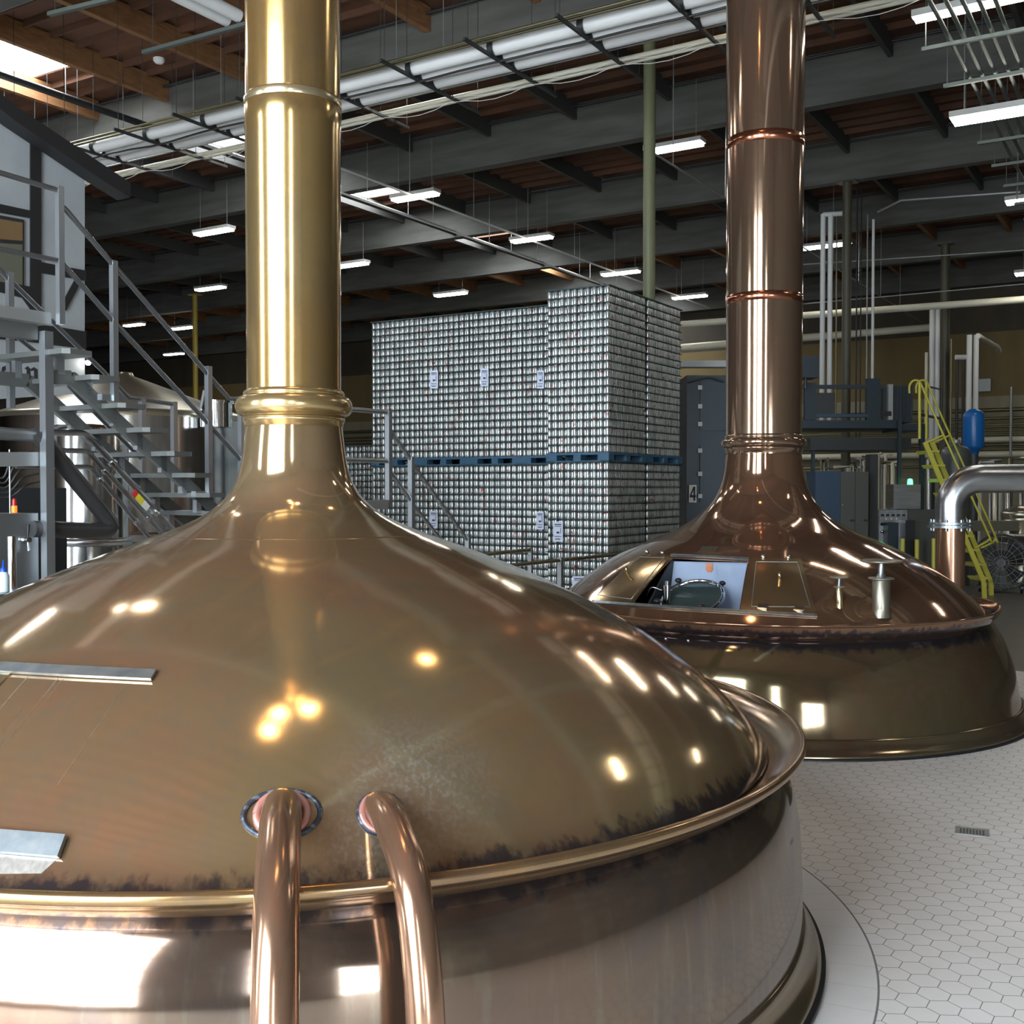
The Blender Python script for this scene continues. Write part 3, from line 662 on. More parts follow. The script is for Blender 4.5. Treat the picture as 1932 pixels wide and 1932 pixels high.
STK = [(7.52, 15.10, 2, NT_, 'nearest stack'), (7.52, 16.56, 2, NT_, 'stack right behind the nearest one'), (8.66, 16.24, 2, NT_, 'stack half hidden by the nearest one'), (9.76, 16.24, 2, NT_, 'stack left of the half hidden one'),
       (10.86, 16.24, 2, NT_, 'second stack from the left end'), (11.96, 16.24, 2, NT_, 'stack at the left end'), (13.9, 18.5, 1, 24, 'low stack seen beside the near chimney'), (15.05, 18.5, 1, 24, 'low stack behind the near chimney')]
allc = []; nsheet = 0
m = MB(); m.box((0, 0, 0), PW+.012, PD+.012, .006, (A, B, Z)); sh0 = build(m, 'divider_sheet', M['sheet']); used_sh = False
for si, (s0, t0, lv, nt, lab) in enumerate(STK):
    for L in range(lv):
        zb = L*(.15+nt*TP); cen = G(s0+PW/2, t0+PD/2, zb)
        p = pal0 if first else copy_tree(pal0); first = False
        p.location = cen; p['label'] = 'blue pallet %s, %s' % ('raised between levels' if L else 'on the floor', lab)
        z0 = zb+.148
        for k in range(nt):
            o = sh0 if not used_sh else sh0.copy()
            if used_sh: COL.objects.link(o)
            used_sh = True; o.location = G(s0+PW/2, t0+PD/2, z0+k*TP+TP-.003)
            tag(o, 'thin teal divider sheet, %s' % lab, 'divider sheet', 'divider sheets in the %s' % lab)
            for row in range(19):
                off = .0335 if row % 2 == 0 else .067
                js = range(20) if (row == 0 and s0 < 8) else range(2)
                for j in js: allc.append((G(s0+.034+row*.0568, t0+off+j*.0672, z0+k*TP), si, j, row, L, k))
        m = MB(); m.box(G(s0+PW/2, t0+PD/2, z0+nt*TP+.004), PW+.02, PD+.02, .012, (A, B, Z))
        single(m, 'top_frame', M['sheet'], 'dark teal top frame, %s level, %s' % ('upper' if L else 'lower', lab), 'top frame', origin=G(s0+PW/2, t0+PD/2, z0+nt*TP))
near = [c for c in allc if c[1] == 0 and c[2] == 0 and (c[4] == 1 or c[5] > 5)]
near.sort(key=lambda c: (c[3] % 2, c[0].y)); near = near[:300]; ids = {id(c) for c in near}
m = MB(); m.lathe(can_prof(), (0, 0, 0), 20); can0 = build(m, 'drinks_can', M['can'])
for i, c in enumerate(near):
    o = can0 if i == 0 else can0.copy()
    if i: COL.objects.link(o)
    o.location = c[0]; lv = 'upper' if c[4] else 'lower'
    tag(o, 'silver printed drinks can in the front face of the nearest stack, %s level' % lv, 'can', 'cans in the front face of the nearest stack, %s level' % lv)
import numpy as np
def can_stuff(cs, name, lab):
    pr = [(.022, .0), (.031, .010), (.0325, .016), (.0325, .101), (.0265, .118), (.001, .118)]; n = 10
    base = np.array([(r*math.cos(2*PI*k/n), r*math.sin(2*PI*k/n), z) for r, z in pr for k in range(n)])
    P = np.array([tuple(c[0]) for c in cs]); V = (P[:, None, :]+base[None]).reshape(-1, 3)
    fb = np.array([(i*n+k, i*n+(k+1) % n, (i+1)*n+(k+1) % n, (i+1)*n+k) for i in range(len(pr)-1) for k in range(n)])
    F = (fb[None]+(np.arange(len(cs))*len(base))[:, None, None]).reshape(-1, 4)
    me = bpy.data.meshes.new(name); me.from_pydata(V.tolist(), [], F.tolist()); me.materials.append(M['can'])
    me.polygons.foreach_set('use_smooth', [True]*len(me.polygons)); me.update()
    o = bpy.data.objects.new(name, me); COL.objects.link(o); return tag(o, lab, 'cans', kind='stuff')
can_stuff([c for c in allc if id(c) not in ids], 'drinks_cans', 'thousands of silver printed drinks cans stacked in tiers on the blue pallets')
for i, (px, py, w, h, t_, lab) in enumerate(((819, 716, 15, 34, 16.22, 'white paper tag on the upper cans, leftmost of the row'), (914, 712, 15, 34, 16.22, 'white paper tag on the upper cans, second from the left'), (1020, 716, 13, 34, 16.22, 'white paper tag on the upper cans beside the nearest stack'),
        (818, 980, 15, 33, 16.22, 'white paper tag on the lower cans, leftmost'), (1019, 982, 14, 34, 16.22, 'white paper tag on the lower cans beside the nearest stack'), (1053, 1003, 18, 38, 15.08, 'white paper tag on the lower cans of the nearest stack'),
        (1093, 1104, 26, 34, 15.08, 'white paper sheet on the lowest visible cans of the nearest stack'))):
    q = [on_t(px+a*w/2, py+b*h/2, t_) for a, b in ((-1, -1), (1, -1), (1, 1), (-1, 1))]
    c = sum(q, Vector())/4; t = thing('paper_tag', lab, 'paper tag', c)
    m = MB(); m.poly(q, -B*.003); build(m, 'sheet', M['paper'], t)
    m = MB(); u = (q[1]-q[0]); v = (q[3]-q[0])
    for (a, b, ww, hh) in ((.15, .12, .7, .05), (.15, .22, .7, .03), (.35, .5, .3, .09), (.15, .72, .7, .03), (.2, .85, .55, .04), (.75, .3, .06, .3)):
        o_ = q[0]+u*a+v*b-B*.0045; m.poly([o_, o_+u*ww, o_+u*ww+v*hh, o_+v*hh], -B*.0006)
    build(m, 'print', M['ink'], t)

# ================================================================ CEILING SERVICES
def pipe_run(s0, s1, t, z, r, mt, lab, cat='pipe', group=None, n=14, name='overhead_pipe'):
    m = MB(); m.tube([G(s0, t, z), G(s1, t, z)], r, n); return single(m, name, M[mt], lab, cat, group, origin=G((s0+s1)/2, t, z))
HP = CH+6.5
for t, r, mt, lab in ((13.42, .022, 'olivepipe', 'thin olive metal pipe, nearest of the overhead bundle'), (13.55, .022, 'olivepipe', 'thin olive metal pipe, second nearest of the overhead bundle'), (13.84, .105, 'insul', 'fat white jacketed overhead pipe, nearest of three'),
                      (14.12, .115, 'insul', 'fat white jacketed overhead pipe, middle of three'), (14.45, .12, 'insul', 'fat white jacketed overhead pipe, farthest of three'), (14.78, .016, 'galv', 'thin grey conduit beside the fat white overhead pipes'),
                      (15.20, .04, 'cream', 'cream overhead pipe, nearer of the pair'), (15.34, .04, 'cream', 'cream overhead pipe, farther of the pair')):
    pipe_run(-7, 34, t, HP, r, mt, lab)
m = MB(); m.tube([G(-7+i*.5, 14.0+.05*math.sin(i*1.1), HP-.10-.05*abs(math.sin(i*.52))) for i in range(70)], .018, 8)
single(m, 'power_cable', M['cable'], 'black cable sagging along under the white overhead pipes', 'cable', origin=G(10, 14.0, HP-.1))
for j, (dt, zz) in enumerate(((14.95, .0), (15.0, .04))):
    m = MB(); pts = []
    for i in range(140):
        s = -7+i*.3; ph = ((s+.2) % 1.5)/1.5; pts.append(G(s, dt, HP-.08-zz-(.09+.04*j)*4*ph*(1-ph)))
    m.tube(pts, .005, 5); single(m, 'white_cable', M['whitecable'], 'white cable looped below the overhead pipe bundle, %s strand' % ('upper' if j == 0 else 'lower'), 'cable', origin=G(10, dt, HP))
rk = None
for i in range(-4, 22):
    s = i*1.5-.2
    if rk is None:
        rk = thing('pipe_hanger', 'dark trapeze hanger bar carrying the overhead pipes, one of an even row', 'pipe hanger', G(s, 14.4, HP-.12), 'hanger bars under the overhead pipes'); c = G(s, 14.4, HP-.12)
        m = MB(); m.box(c, .045, 2.7, .045, (A, B, Z)); build(m, 'strut', M['darkmetal'], rk)
        for tt in (-1.25, .55, 1.3): m = MB(); m.cyl(c+B*tt, c+B*tt+Z*(HG-HP+1.2), .006, 6); build(m, 'hanger_rod', M['darkmetal'], rk)
        m = MB()
        for tt in (13.84, 14.12, 14.45):
            q = G(s, tt, HP); m.lathe([(.127, -.05), (.127, .05)], q, 16, A, 0, 2*PI)
        build(m, 'pipe_saddle', M['darkmetal'], rk)
    else:
        o = copy_tree(rk); o.location = G(s, 14.4, HP-.12)
# sprinkler mains along B
for s, z, r, ta, tb, mt, lab in ((20.25, CH+8.25, .075, 2, 46, 'black', 'black sprinkler main running away under the skylights'), (17.2, CH+7.6, .03, 16, 44, 'insul', 'thin white sprinkler line running away over the cans'),
                             (18.6, CH+7.6, .03, 16, 44, 'insul', 'thin white sprinkler line nearer the skylights'), (9.0, CH+6.6, .022, 20, 46, 'galv', 'thin grey conduit running away above the nearest can stack')):
    m = MB(); m.tube([G(s, ta, z), G(s, tb, z)], r, 10); p = thing('sprinkler_main', lab, 'pipe', G(s, (ta+tb)/2, z)); build(m, 'pipe_tube', M[mt], p)
    for k in range(int((tb-ta)/3)): q = G(s, ta+1+k*3, z); m = MB(); m.cyl(q, q+Z*(HD-z-.15), .01, 6); build(m, 'hanger_rod', M['galv'], p)
# cable trays at the upper right
cs0 = on_z(1812, 80, CH+5.9); 
sA, tA = cs0.dot(A), cs0.dot(B)
for i in range(5):
    m = MB(); s = sA-.17*i+.1; m.tube([G(s, 6, CH+5.9), G(s, 30, CH+5.9)], .028, 10)
    single(m, 'conduit', M['channel'], 'grey conduit in the rack at the upper right', 'conduit', 'conduits in the rack at the upper right', origin=G(s, 18, CH+5.9))
m = MB(); s = sA-1.35; m.tube([G(s, 2, CH+5.95), G(s, tA-.4, CH+5.95)], .13, 20); single(m, 'grey_duct', M['galv'], 'thick grey pipe end hanging in the upper right corner', 'pipe', origin=G(s, 8, CH+5.95))
for k in range(8):
    t = tA+.0+k*1.55-.2
    m = MB(); m.box(G(sA-.6, t, CH+5.83), 2.1, .05, .05, (A, B, Z)); m.cyl(G(sA+.4, t, CH+5.83), G(sA+.4, t, HG), .008, 6); m.cyl(G(sA-1.6, t, CH+5.83), G(sA-1.6, t, HG), .008, 6)
    single(m, 'unistrut_bar', M['channel'], 'steel channel carrying the conduit rack at the upper right', 'pipe hanger', 'channels under the conduit rack', origin=G(sA-.6, t, CH+5.83))
# ---- electric ceiling lights
def ceiling_light(px, py, lab, L=1.3, h=7.6, grp=None, warm=False, wd=.28):
    c = on_z(px, py, CH+h); t = thing('ceiling_light', lab, 'ceiling light', c, grp)
    m = MB(); m.box(c+Z*.06, L+.08, wd+.06, .09, (A, B, Z)); build(m, 'housing', M['lampbody'], t)
    m = MB(); m.box(c-Z*.015, L, wd, .06, (A, B, Z)); build(m, 'diffuser', M['lamp'], t)
    for e_ in (-1, 1): m = MB(); m.cyl(c+A*(e_*L*.4)+Z*.1, c+A*(e_*L*.4)+Z*(HG+.9-c.z), .006, 6); build(m, 'hanger_rod', M['galv'], t)
    return t
for q in ((1272, 278, 'lit ceiling light just right of the olive green column', 1.3), (783, 371, 'lit ceiling light right of the near chimney, beside a skylight strip', 1.35), (1003, 451, 'lit ceiling light high above the can stacks, beside the second skylight strip', 1.35),
          (403, 437, 'lit ceiling light left of the near chimney, the highest there', 1.4), (397, 544, 'lit ceiling light over the yellow column', 1.4), (661, 500, 'lit ceiling light half hidden by the right edge of the near chimney', 1.4),
          (850, 555, 'lit ceiling light low over the left can stacks', 1.4), (1171, 515, 'lit ceiling light just above the nearest can stack', 1.4), (1301, 560, 'lit ceiling light between the can stacks and the far chimney', 1.4),
          (1558, 464, 'lit ceiling light behind the white vertical pipes', 1.5), (1710, 637, 'lit ceiling light over the yellow ladder', 1.5), (345, 619, 'small distant ceiling light behind the stair rail', 1.4), (328, 668, 'small distant ceiling light, lowest behind the stair rail', 1.4),
          (653, 706, 'small distant ceiling light at the yellow wall right of the near chimney', 1.3), (253, 613, 'small distant ceiling light seen between the stair posts', 1.2), (1364, 662, 'small distant ceiling light left of the far chimney', .7)):
    ceiling_light(*q)
ceiling_light(1900, 212, 'large bright ceiling light at the upper right edge', 1.5, 5.6)
ceiling_light(1850, 10, 'long ceiling light at the top right corner', 1.6, 6.2, wd=.09)
ceiling_light(445, 258, 'lit ceiling light touching the left edge of the near chimney', 1.0, 6.9)
# lights over and behind the viewer, seen mirrored in the copper
for i, (s, t, z, L, lab) in enumerate(((11.7, 6.5, 9.5, 1.5, 'ceiling light over the staircase, mirrored on the left of the near dome'), (11.3, 15.4, 9.5, 1.5, 'ceiling light beyond the house front, mirrored in the far kettle neck'), (2.7, 26.5, 8.6, 1.5, 'ceiling light outside the right edge, nearer one'),
        (3.6, 35.5, 8.6, 1.5, 'ceiling light outside the right edge, farther one'), (-3.5, 21.5, 8.8, 1.3, 'ceiling light far to the right, mirrored low on the near dome'), (-3.0, 12.0, 9.3, 1.3, 'ceiling light to the right of the far kettle'), (2.4, 44, 8.6, 1.5, 'ceiling light outside the right edge by the back wall'))):
    c = G(s, t, z); tt = thing('ceiling_light', 'lit '+lab, 'ceiling light', c)
    m = MB(); m.box(c+Z*.06, L, .30, .09, (A, B, Z)); build(m, 'housing', M['lampbody'], tt)
    m = MB(); m.box(c-Z*.015, L-.06, .24, .06, (A, B, Z)); build(m, 'diffuser', M['lamp'], tt)
    for e_ in (-1, 1): m = MB(); m.cyl(c+A*(e_*.5)+Z*.1, c+A*(e_*.5)+Z*(HD-.15-c.z), .006, 6); build(m, 'hanger_rod', M['galv'], tt)
pend = None
for i, (s, t, lab) in enumerate(((3.9, 3.35, 'nearest of three close together over the near kettle'), (3.65, 4.4, 'farthest of three close together over the near kettle'), (4.05, 3.85, 'middle of three close together over the near kettle'), (3.5, 8.4, 'behind the near chimney'),
        (3.8, 11.4, 'over the front of the far kettle'), (5.2, 15.1, 'behind the far chimney'))):
    c = G(s, t, 9.5)
    if pend is None:
        pend = thing('pendant_lamp', '', 'pendant lamp', c)
        m = MB(); m.lathe([(.05, .22), (.06, .12), (.17, .02), (.175, 0)], c, 24); build(m, 'lamp_shade', M['darkmetal'], pend)
        m = MB(); m.lathe([(.165, .012), (.001, .005)], c, 24); build(m, 'diffuser', M['warmlamp'], pend)
        m = MB(); m.cyl(c+Z*.22, Vector((c.x, c.y, HD-.15)), .008, 6); build(m, 'rod', M['galv'], pend); o = pend
    else: o = copy_tree(pend)
    o.location = c; o['label'] = 'warm round pendant lamp, '+lab

# ================================================================ LEFT: HOUSE FRONT
SH = 11.54
hw = thing('house_front', 'white plaster house front with dark timber trim and sloping roof edge at the left', 'house front', on_s(100, 800, SH))
def hq(pts, depth, name, mt, off=0.): 
    q = [on_s(px, py, SH)-A*off for px, py in pts]; m = MB(); m.poly(q, A*depth); return build(m, name, mt, hw)
hq([(-330, -40), (0, 222), (160, 330), (160, 742), (-330, 775)], .15, 'plaster_wall', M['housewhite'])
hq([(-330, -52), (0, 209), (217, 352), (216, 379), (159, 344), (0, 238), (-330, -20)], .25, 'roof_edge', M['housetrim'], .30)
for pts in ([(55, 255), (75, 270), (75, 618), (55, 615)], [(-330, 318), (0, 386), (55, 398), (55, 412), (0, 402), (-330, 336)], [(75, 495), (160, 511), (160, 530), (75, 515)], [(140, 526), (152, 529), (122, 586), (115, 573)],
            [(-60, 525), (0, 532), (55, 541), (55, 583), (40, 562), (0, 552), (-60, 545)], [(-100, 598), (100, 616), (160, 626), (160, 659), (60, 646), (-100, 630)]): hq(pts, .02, 'timber_trim', M['housetrim'], .03)
wf = hq([(-60, 396), (43, 415), (43, 545), (-60, 528)], .04, 'window_frame', M['black'], .025)
M['warmroom'] = mat('dim_room_behind_glass', (.16, .10, .045), .2, spec=.6)
q = [on_s(px, py, SH)-A*.035 for px, py in ((-60, 404), (39, 421), (39, 455), (-60, 448))]; m = MB(); m.poly(q, A*.01); build(m, 'pane', M['warmroom'], wf)
q = [on_s(px, py, SH)-A*.035 for px, py in ((-60, 456), (39, 462), (39, 538), (-60, 524))]; m = MB(); m.poly(q, A*.01); build(m, 'pane', mat('olive_blind', (.10, .105, .075), .6), wf)
def letter(polys, name='letter'):
    m = MB()
    for p in polys: m.poly([on_s(x, 684+(y-690)*.85, SH)-A*.004 for x, y in p], A*.003)
    build(m, name, M['ink'], hw)
letter([[(35, 692), (39, 686), (37, 693), (35, 695)], [(31, 701), (36, 697), (41, 703), (41, 728), (45, 733), (40, 738), (34, 731), (34, 705)]])
letter([[(46, 703), (52, 698), (57, 704), (57, 728), (60, 732), (55, 737), (50, 731), (50, 706)], [(57, 705), (64, 700), (71, 706), (71, 727), (75, 731), (71, 738), (64, 731), (64, 708), (58, 709)]])
letter([[(4, 700), (10, 697), (11, 706), (8, 708), (10, 716), (10, 727), (5, 731), (3, 724), (3, 705)]])
sp = thing('wall_spotlight', 'small lit spotlight on the corner of the white house front', 'spotlight', on_s(166, 684, SH-.1))
c = on_s(166, 684, SH-.1); m = MB(); m.cyl(c+Z*.02, c+Z*.07, .03, 12); build(m, 'lamp_body', M['black'], sp); m = MB(); m.sphere(c, .035, 12, 8); build(m, 'bulb', M['lamp'], sp)

# ================================================================ LEFT: STEEL STAIRCASE
SN, SF = 7.53, 8.45
st = thing('steel_staircase', 'stainless steel staircase with open treads and handrails descending from the platform at the left', 'staircase', on_s(300, 1000, SN).xy.to_3d())
def sbar(pts, s_, r, name, mt='darkrail', par=None):
    m = MB(); m.tube([on_s(x, y, s_) for x, y in pts], r, 12); return build(m, name, M[mt], par or st)
def spost(x, y0, y1, s_, w, name='post', par=None, mt='railsteel'):
    p, q = on_s(x, y0, s_), on_s(x, y1, s_); q = Vector((p.x, p.y, q.z)); m = MB(); m.box((p+q)/2, w, w, abs(p.z-q.z), (A, B, Z)); return build(m, name, M[mt], par or st)
for x, a, b in ((112, 352, 612), (214, 492, 757), (393, 691, 937), (455, 748, 905)): spost(x, a, b, SN, .05)
for pts in ([(120, 391), (214, 500), (393, 707), (432, 752), (455, 753)], [(120, 499), (214, 606), (393, 799), (455, 868)]): sbar(pts, SN, .021, 'handrail')
for x, a, b in ((18, 514, 770), (268, 752, 960), (328, 758, 930)): spost(x, a, b, SF, .05)
sbar([(-40, 470), (18, 528), (200, 706), (243, 750), (268, 754), (330, 763)], SF, .021, 'handrail'); sbar([(-40, 575), (68, 665), (200, 800), (268, 866)], SF, .021, 'handrail')
def stringer(s_, dx=0):
    m = MB(); P = [on_s(94+dx, 712, s_), on_s(132+dx, 712, s_), on_s(372+dx, 934, s_), on_s(470+dx, 1024, s_)]
    m.bar(P[0], P[1], .05, .11); m.bar(P[1], P[2], .05, .11); m.bar(P[2], P[3], .05, .11); build(m, 'stringer', M['treadm'], st)
stringer(SN+.13)
P = [on_s(132, 712, SN+.13), on_s(470, 1024, SN+.13)]; m = MB(); m.bar(P[0]+A*.55, P[1]+A*.55, .05, .11); m.bar(P[0]+A*.55-B*.4, P[0]+A*.55, .05, .11); build(m, 'stringer', M['treadm'], st)
for i, (x, y) in enumerate(((180, 668), (232, 716), (280, 768), (324, 813), (368, 857), (405, 897), (432, 934), (458, 968))):
    p = on_s(x, y, SN-.13); m = MB(); c = p+A*.5-B*.14
    a_, b_ = A, B; pts = [c-A*.5-B*.14+B*.05, c-A*.5+B*.10, c-A*.46+B*.14, c+A*.5+B*.14, c+A*.5-B*.14, c-A*.46-B*.14]; m.poly([q_-Z*.02 for q_ in pts], Z*.04); tr = build(m, 'tread', M['treadm'], st)
    for da in (-.24, .31): m = MB(); m.box(c+A*da-Z*.09, .05, .06, .14, (A, B, Z)); build(m, 'tread_bracket', M['railsteel'], tr)
for x, y in ((200, 750), (375, 932)):
    p = on_s(x, y, SN+.02); m = MB(); m.box(p+B*.05, .06, .22, .05, (A, B, Z)); build(m, 'post_bracket', M['railsteel'], st)
pf = thing('steel_platform', 'steel work platform with level handrails at the upper left, carried on a square post', 'platform', on_s(87, 1080, SN).xy.to_3d())
c0 = on_s(97, 590, SN+.05); c1 = on_s(97, 612, SN+.05); hh = c0.z-c1.z
m = MB(); m.box(G(SN+.75, c0.dot(B)-1.6, c0.z-hh/2), 1.4, 3.2, hh, (A, B, Z)); build(m, 'deck', M['galv'], pf)
m = MB(); m.box(G(SN+.20, c0.dot(B)-1.6, c0.z-hh-.06), .1, 3.1, .12, (A, B, Z)); m.box(G(SN+1.2, c0.dot(B)-1.6, c0.z-hh-.06), .1, 3.1, .12, (A, B, Z)); build(m, 'deck_beam', M['treadm'], pf)
pp_ = on_s(87, 640, SN+.12); m = MB(); m.box((pp_.x, pp_.y, (c0.z-hh-.05)/2), .075, .075, c0.z-hh-.05, (A, B, Z)); build(m, 'post', M['railsteel'], pf)
for pts in ([(-160, 262), (0, 326), (112, 360)], [(-160, 435), (0, 470), (112, 492)]): sbar(pts, SN, .021, 'handrail', 'darkrail', pf)
m = MB(); m.bar(on_s(-120, 868, SN+.2), on_s(82, 866, SN+.2), .06, .11); build(m, 'cross_beam', M['galv'], pf)
# pipes under the stairs
def pipe_thing(name, lab, pts, s_, r, mt, clamps=(), lblpt=None, k=5):
    P = [on_s(x, y, s_) for x, y in pts]; p = thing(name, lab, 'pipe', P[0])
    Q = []
    for i, q in enumerate(P):
        if 0 < i < len(P)-1:
            a, b = (P[i-1]-q).normalized(), (P[i+1]-q).normalized(); d = r*2.6
            for j in range(k+1): t_ = j/k; Q.append((q+a*d)*(1-t_)**2+q*2*t_*(1-t_)+(q+b*d)*t_*t_)
        else: Q.append(q)
    m = MB(); m.tube(Q, r, 20); build(m, 'pipe_tube', M[mt], p)
    for (x, y) in clamps:
        c = on_s(x, y, s_); dd = (P[-1]-P[-2]).normalized(); m = MB(); m.cyl(c-dd*.02, c+dd*.02, r*1.35, 20); build(m, 'clamp', M['chrome'], p)
    return p
pa = pipe_thing('steel_pipe', 'thin steel pipe bending down beneath the staircase, uppermost of three', [(60, 815), (163, 817), (345, 1020)], 7.9, .027, 'steel', [(212, 872), (293, 967)])
pipe_thing('steel_pipe', 'thin steel pipe bending down beneath the staircase, middle of three', [(110, 850), (166, 851), (318, 1020)], 7.95, .022, 'steel', [(199, 888), (279, 977)])
pipe_thing('steel_pipe', 'thin steel pipe bending down beneath the staircase, lowest of three', [(30, 880), (172, 881), (290, 1025)], 8.0, .020, 'steel', [(190, 905), (258, 985)])
c = on_s(266, 944, 7.9-.03); dd = (on_s(345, 1020, 7.9)-on_s(163, 817, 7.9)).normalized(); sd2 = dd.cross(A).normalized()
for a_, b_, mt in ((-.11, -.06, 'labelr'), (-.06, .03, 'labely'), (.03, .11, 'labelw')): m = MB(); m.poly([c+dd*a_+sd2*.03, c+dd*b_+sd2*.03, c+dd*b_-sd2*.03, c+dd*a_-sd2*.03], A*.004); build(m, 'warning_label', M[mt], pa)
pipe_thing('steel_pipe', 'fat dark steel pipe with a sharp elbow under the staircase', [(60, 998), (222, 1003), (70, 815)], 7.72, .068, 'blackpipe')
m = MB()
pipe_thing('steel_pipe', 'bundle of steel pipe resting on the platform cross beam', [(-80, 812), (60, 822), (88, 824)], 7.75, .05, 'dsteel')
# big cone topped tank
tcn = at(235, 900, 15.75); tk = thing('steel_tank', 'wide stainless tank with a shallow cone top behind the staircase', 'tank', (tcn.x, tcn.y, 0)); tc = Vector((tcn.x, tcn.y, 0)); R_ = 1.72
m = MB(); m.lathe([(.12, 3.95), (.14, 3.90), (R_-.05, 3.34), (R_+.02, 3.30), (R_+.02, 3.24)], tc, 96); build(m, 'cone_top', M['conesteel'], tk)
m = MB(); m.lathe([(R_, 3.25), (R_, 0)], tc, 96); build(m, 'shell', M['tanksteel'], tk)
m = MB(); m.lathe([(R_, 1.72), (R_+.05, 1.72), (R_+.05, 1.60), (R_, 1.60)], tc, 96); build(m, 'stiffening_band', M['steel'], tk)
q = at(408, 775, 14.6); m = MB(); m.cyl(q-Z*.22, q+Z*.10, .21, 32); m.cyl(q+Z*.10, q+Z*.13, .235, 32); build(m, 'manway', M['chrome'], tk)
q = at(380, 757, 14.4); m = MB(); m.bar(q-Z*.1, q+Z*.14+X*.05, .10, .03); build(m, 'manway_clamp', M['black'], tk)
# second silver vessel seen through the stairs
q = at(168, 900, 11.6); t2 = thing('steel_tank', 'narrow shiny stainless vessel between the stair pipes and the wide tank', 'tank', (q.x, q.y, 0)); m = MB(); m.lathe([(.001, 2.98), (.38, 2.95), (.40, 2.90), (.40, 0)], (q.x, q.y, 0), 64); build(m, 'shell', M['tanksteel'], t2)
m = MB(); m.lathe([(.40, 1.78), (.43, 1.78), (.43, 1.70), (.40, 1.70)], (q.x, q.y, 0), 64); build(m, 'stiffening_band', M['steel'], t2)
# cabinet with tap
cb = thing('steel_cabinet', 'stainless cabinet with a black handled tap at the left edge', 'cabinet', on_s(40, 1100, 7.8).xy.to_3d())
q = on_s(72, 968, 7.7); t_ = q.dot(B); m = MB(); m.box(G(7.9, t_-.9, q.z/2), .4, 1.8, q.z, (A, B, Z)); build(m, 'cabinet_body', M['dsteel'], cb)
q = on_s(45, 1018, 7.69); m = MB(); m.cyl(q, q-A*.07, .022, 14); m.sphere(q-A*.005, .034, 12, 8, .9); build(m, 'tap_body', M['chrome'], cb); m = MB(); m.cyl(q-A*.05, q-A*.06-Z*.085, .009, 8); build(m, 'spout', M['chrome'], cb); m = MB(); m.tube([q-A*.05+Z*.02, q-A*.055+Z*.06, q-A*.06+Z*.12], [.007, .011, .014], 10); build(m, 'tap_handle', M['black'], cb)
ct = on_s(22, 1106, 7.3); m = MB(); m.box(G(7.3, ct.dot(B)-.5, ct.z/2-.01), .6, 1.2, ct.z-.02, (A, B, Z)); single(m, 'steel_counter', M['dsteel'], 'low steel counter in front of the cabinet at the left edge', 'counter', origin=G(7.3, ct.dot(B)-.5, 0))
q = on_s(22, 1012, 7.3); m = MB(); m.cyl((q.x, q.y, ct.z-.02), q, .031, 24); single(m, 'steel_cylinder', M['chrome'], 'upright shiny steel cylinder on the counter at the left edge', 'cylinder', origin=(q.x, q.y, ct.z-.02))
q = on_s(7, 1112, 7.1); q.z = ct.z-.018; bt = thing('squeeze_bottle', 'clear plastic squeeze bottle with a blue nozzle cap at the left edge', 'bottle', q)
m = MB(); m.lathe([(.001, 0), (.038, 0), (.040, .01), (.040, .11), (.030, .135), (.016, .15)], q, 24); build(m, 'bottle_body', M['bottle'], bt); m = MB(); m.lathe([(.022, .135), (.022, .165), (.010, .175), (.004, .23), (.001, .23)], q, 16); build(m, 'cap', M['bluecap'], bt)
m = MB(); q = on_s(28, 920, 8.6); m.box(G(8.7, q.dot(B)-.75, 1.15), .1, 2.6, 2.3, (A, B, Z)); single(m, 'dark_backdrop', M['darkmetal'], 'flat dark panel added as dark background behind the left cabinet', 'panel', origin=G(8.7, q.dot(B)-.75, 0))  # flat sheet added as the dark background of the machine bundle
q = on_s(27, 966, 8.0); q.z = 2.1-.0; bc = thing('signal_beacon', 'orange and red signal beacon standing on the left cabinet', 'beacon', q)
zt = on_s(72, 968, 7.7).z; q.z = zt; bc.location = q
m = MB(); m.cyl(q, q+Z*.055, .022, 16); build(m, 'orange_lens', M['orange'], bc); m = MB(); m.cyl(q+Z*.055, q+Z*.10, .017, 16); m.sphere(q+Z*.10, .017, 12, 6); build(m, 'red_lens', M['red'], bc)
q = on_s(19, 966, 7.85); m = MB(); m.cyl((q.x, q.y, zt), (q.x, q.y, zt+.5), .006, 8); single(m, 'thin_rod', M['railsteel'], 'thin upright steel rod on the left cabinet', 'rod', origin=(q.x, q.y, zt))
for j in range(5):
    m = MB(); y0 = 880+j*14; m.tube(smooth_path([on_s(-30, y0, 8.3), on_s(5+j*3, y0+22-j*5, 8.25), on_s(25+j*6, y0-20, 8.2), on_s(60+j*4, y0-28, 8.3)]), .010, 6)
    single(m, 'black_hose', M['cable'], 'black hose looping behind the left cabinet', 'hose', 'black hoses behind the left cabinet', origin=on_s(20, y0, 8.3))
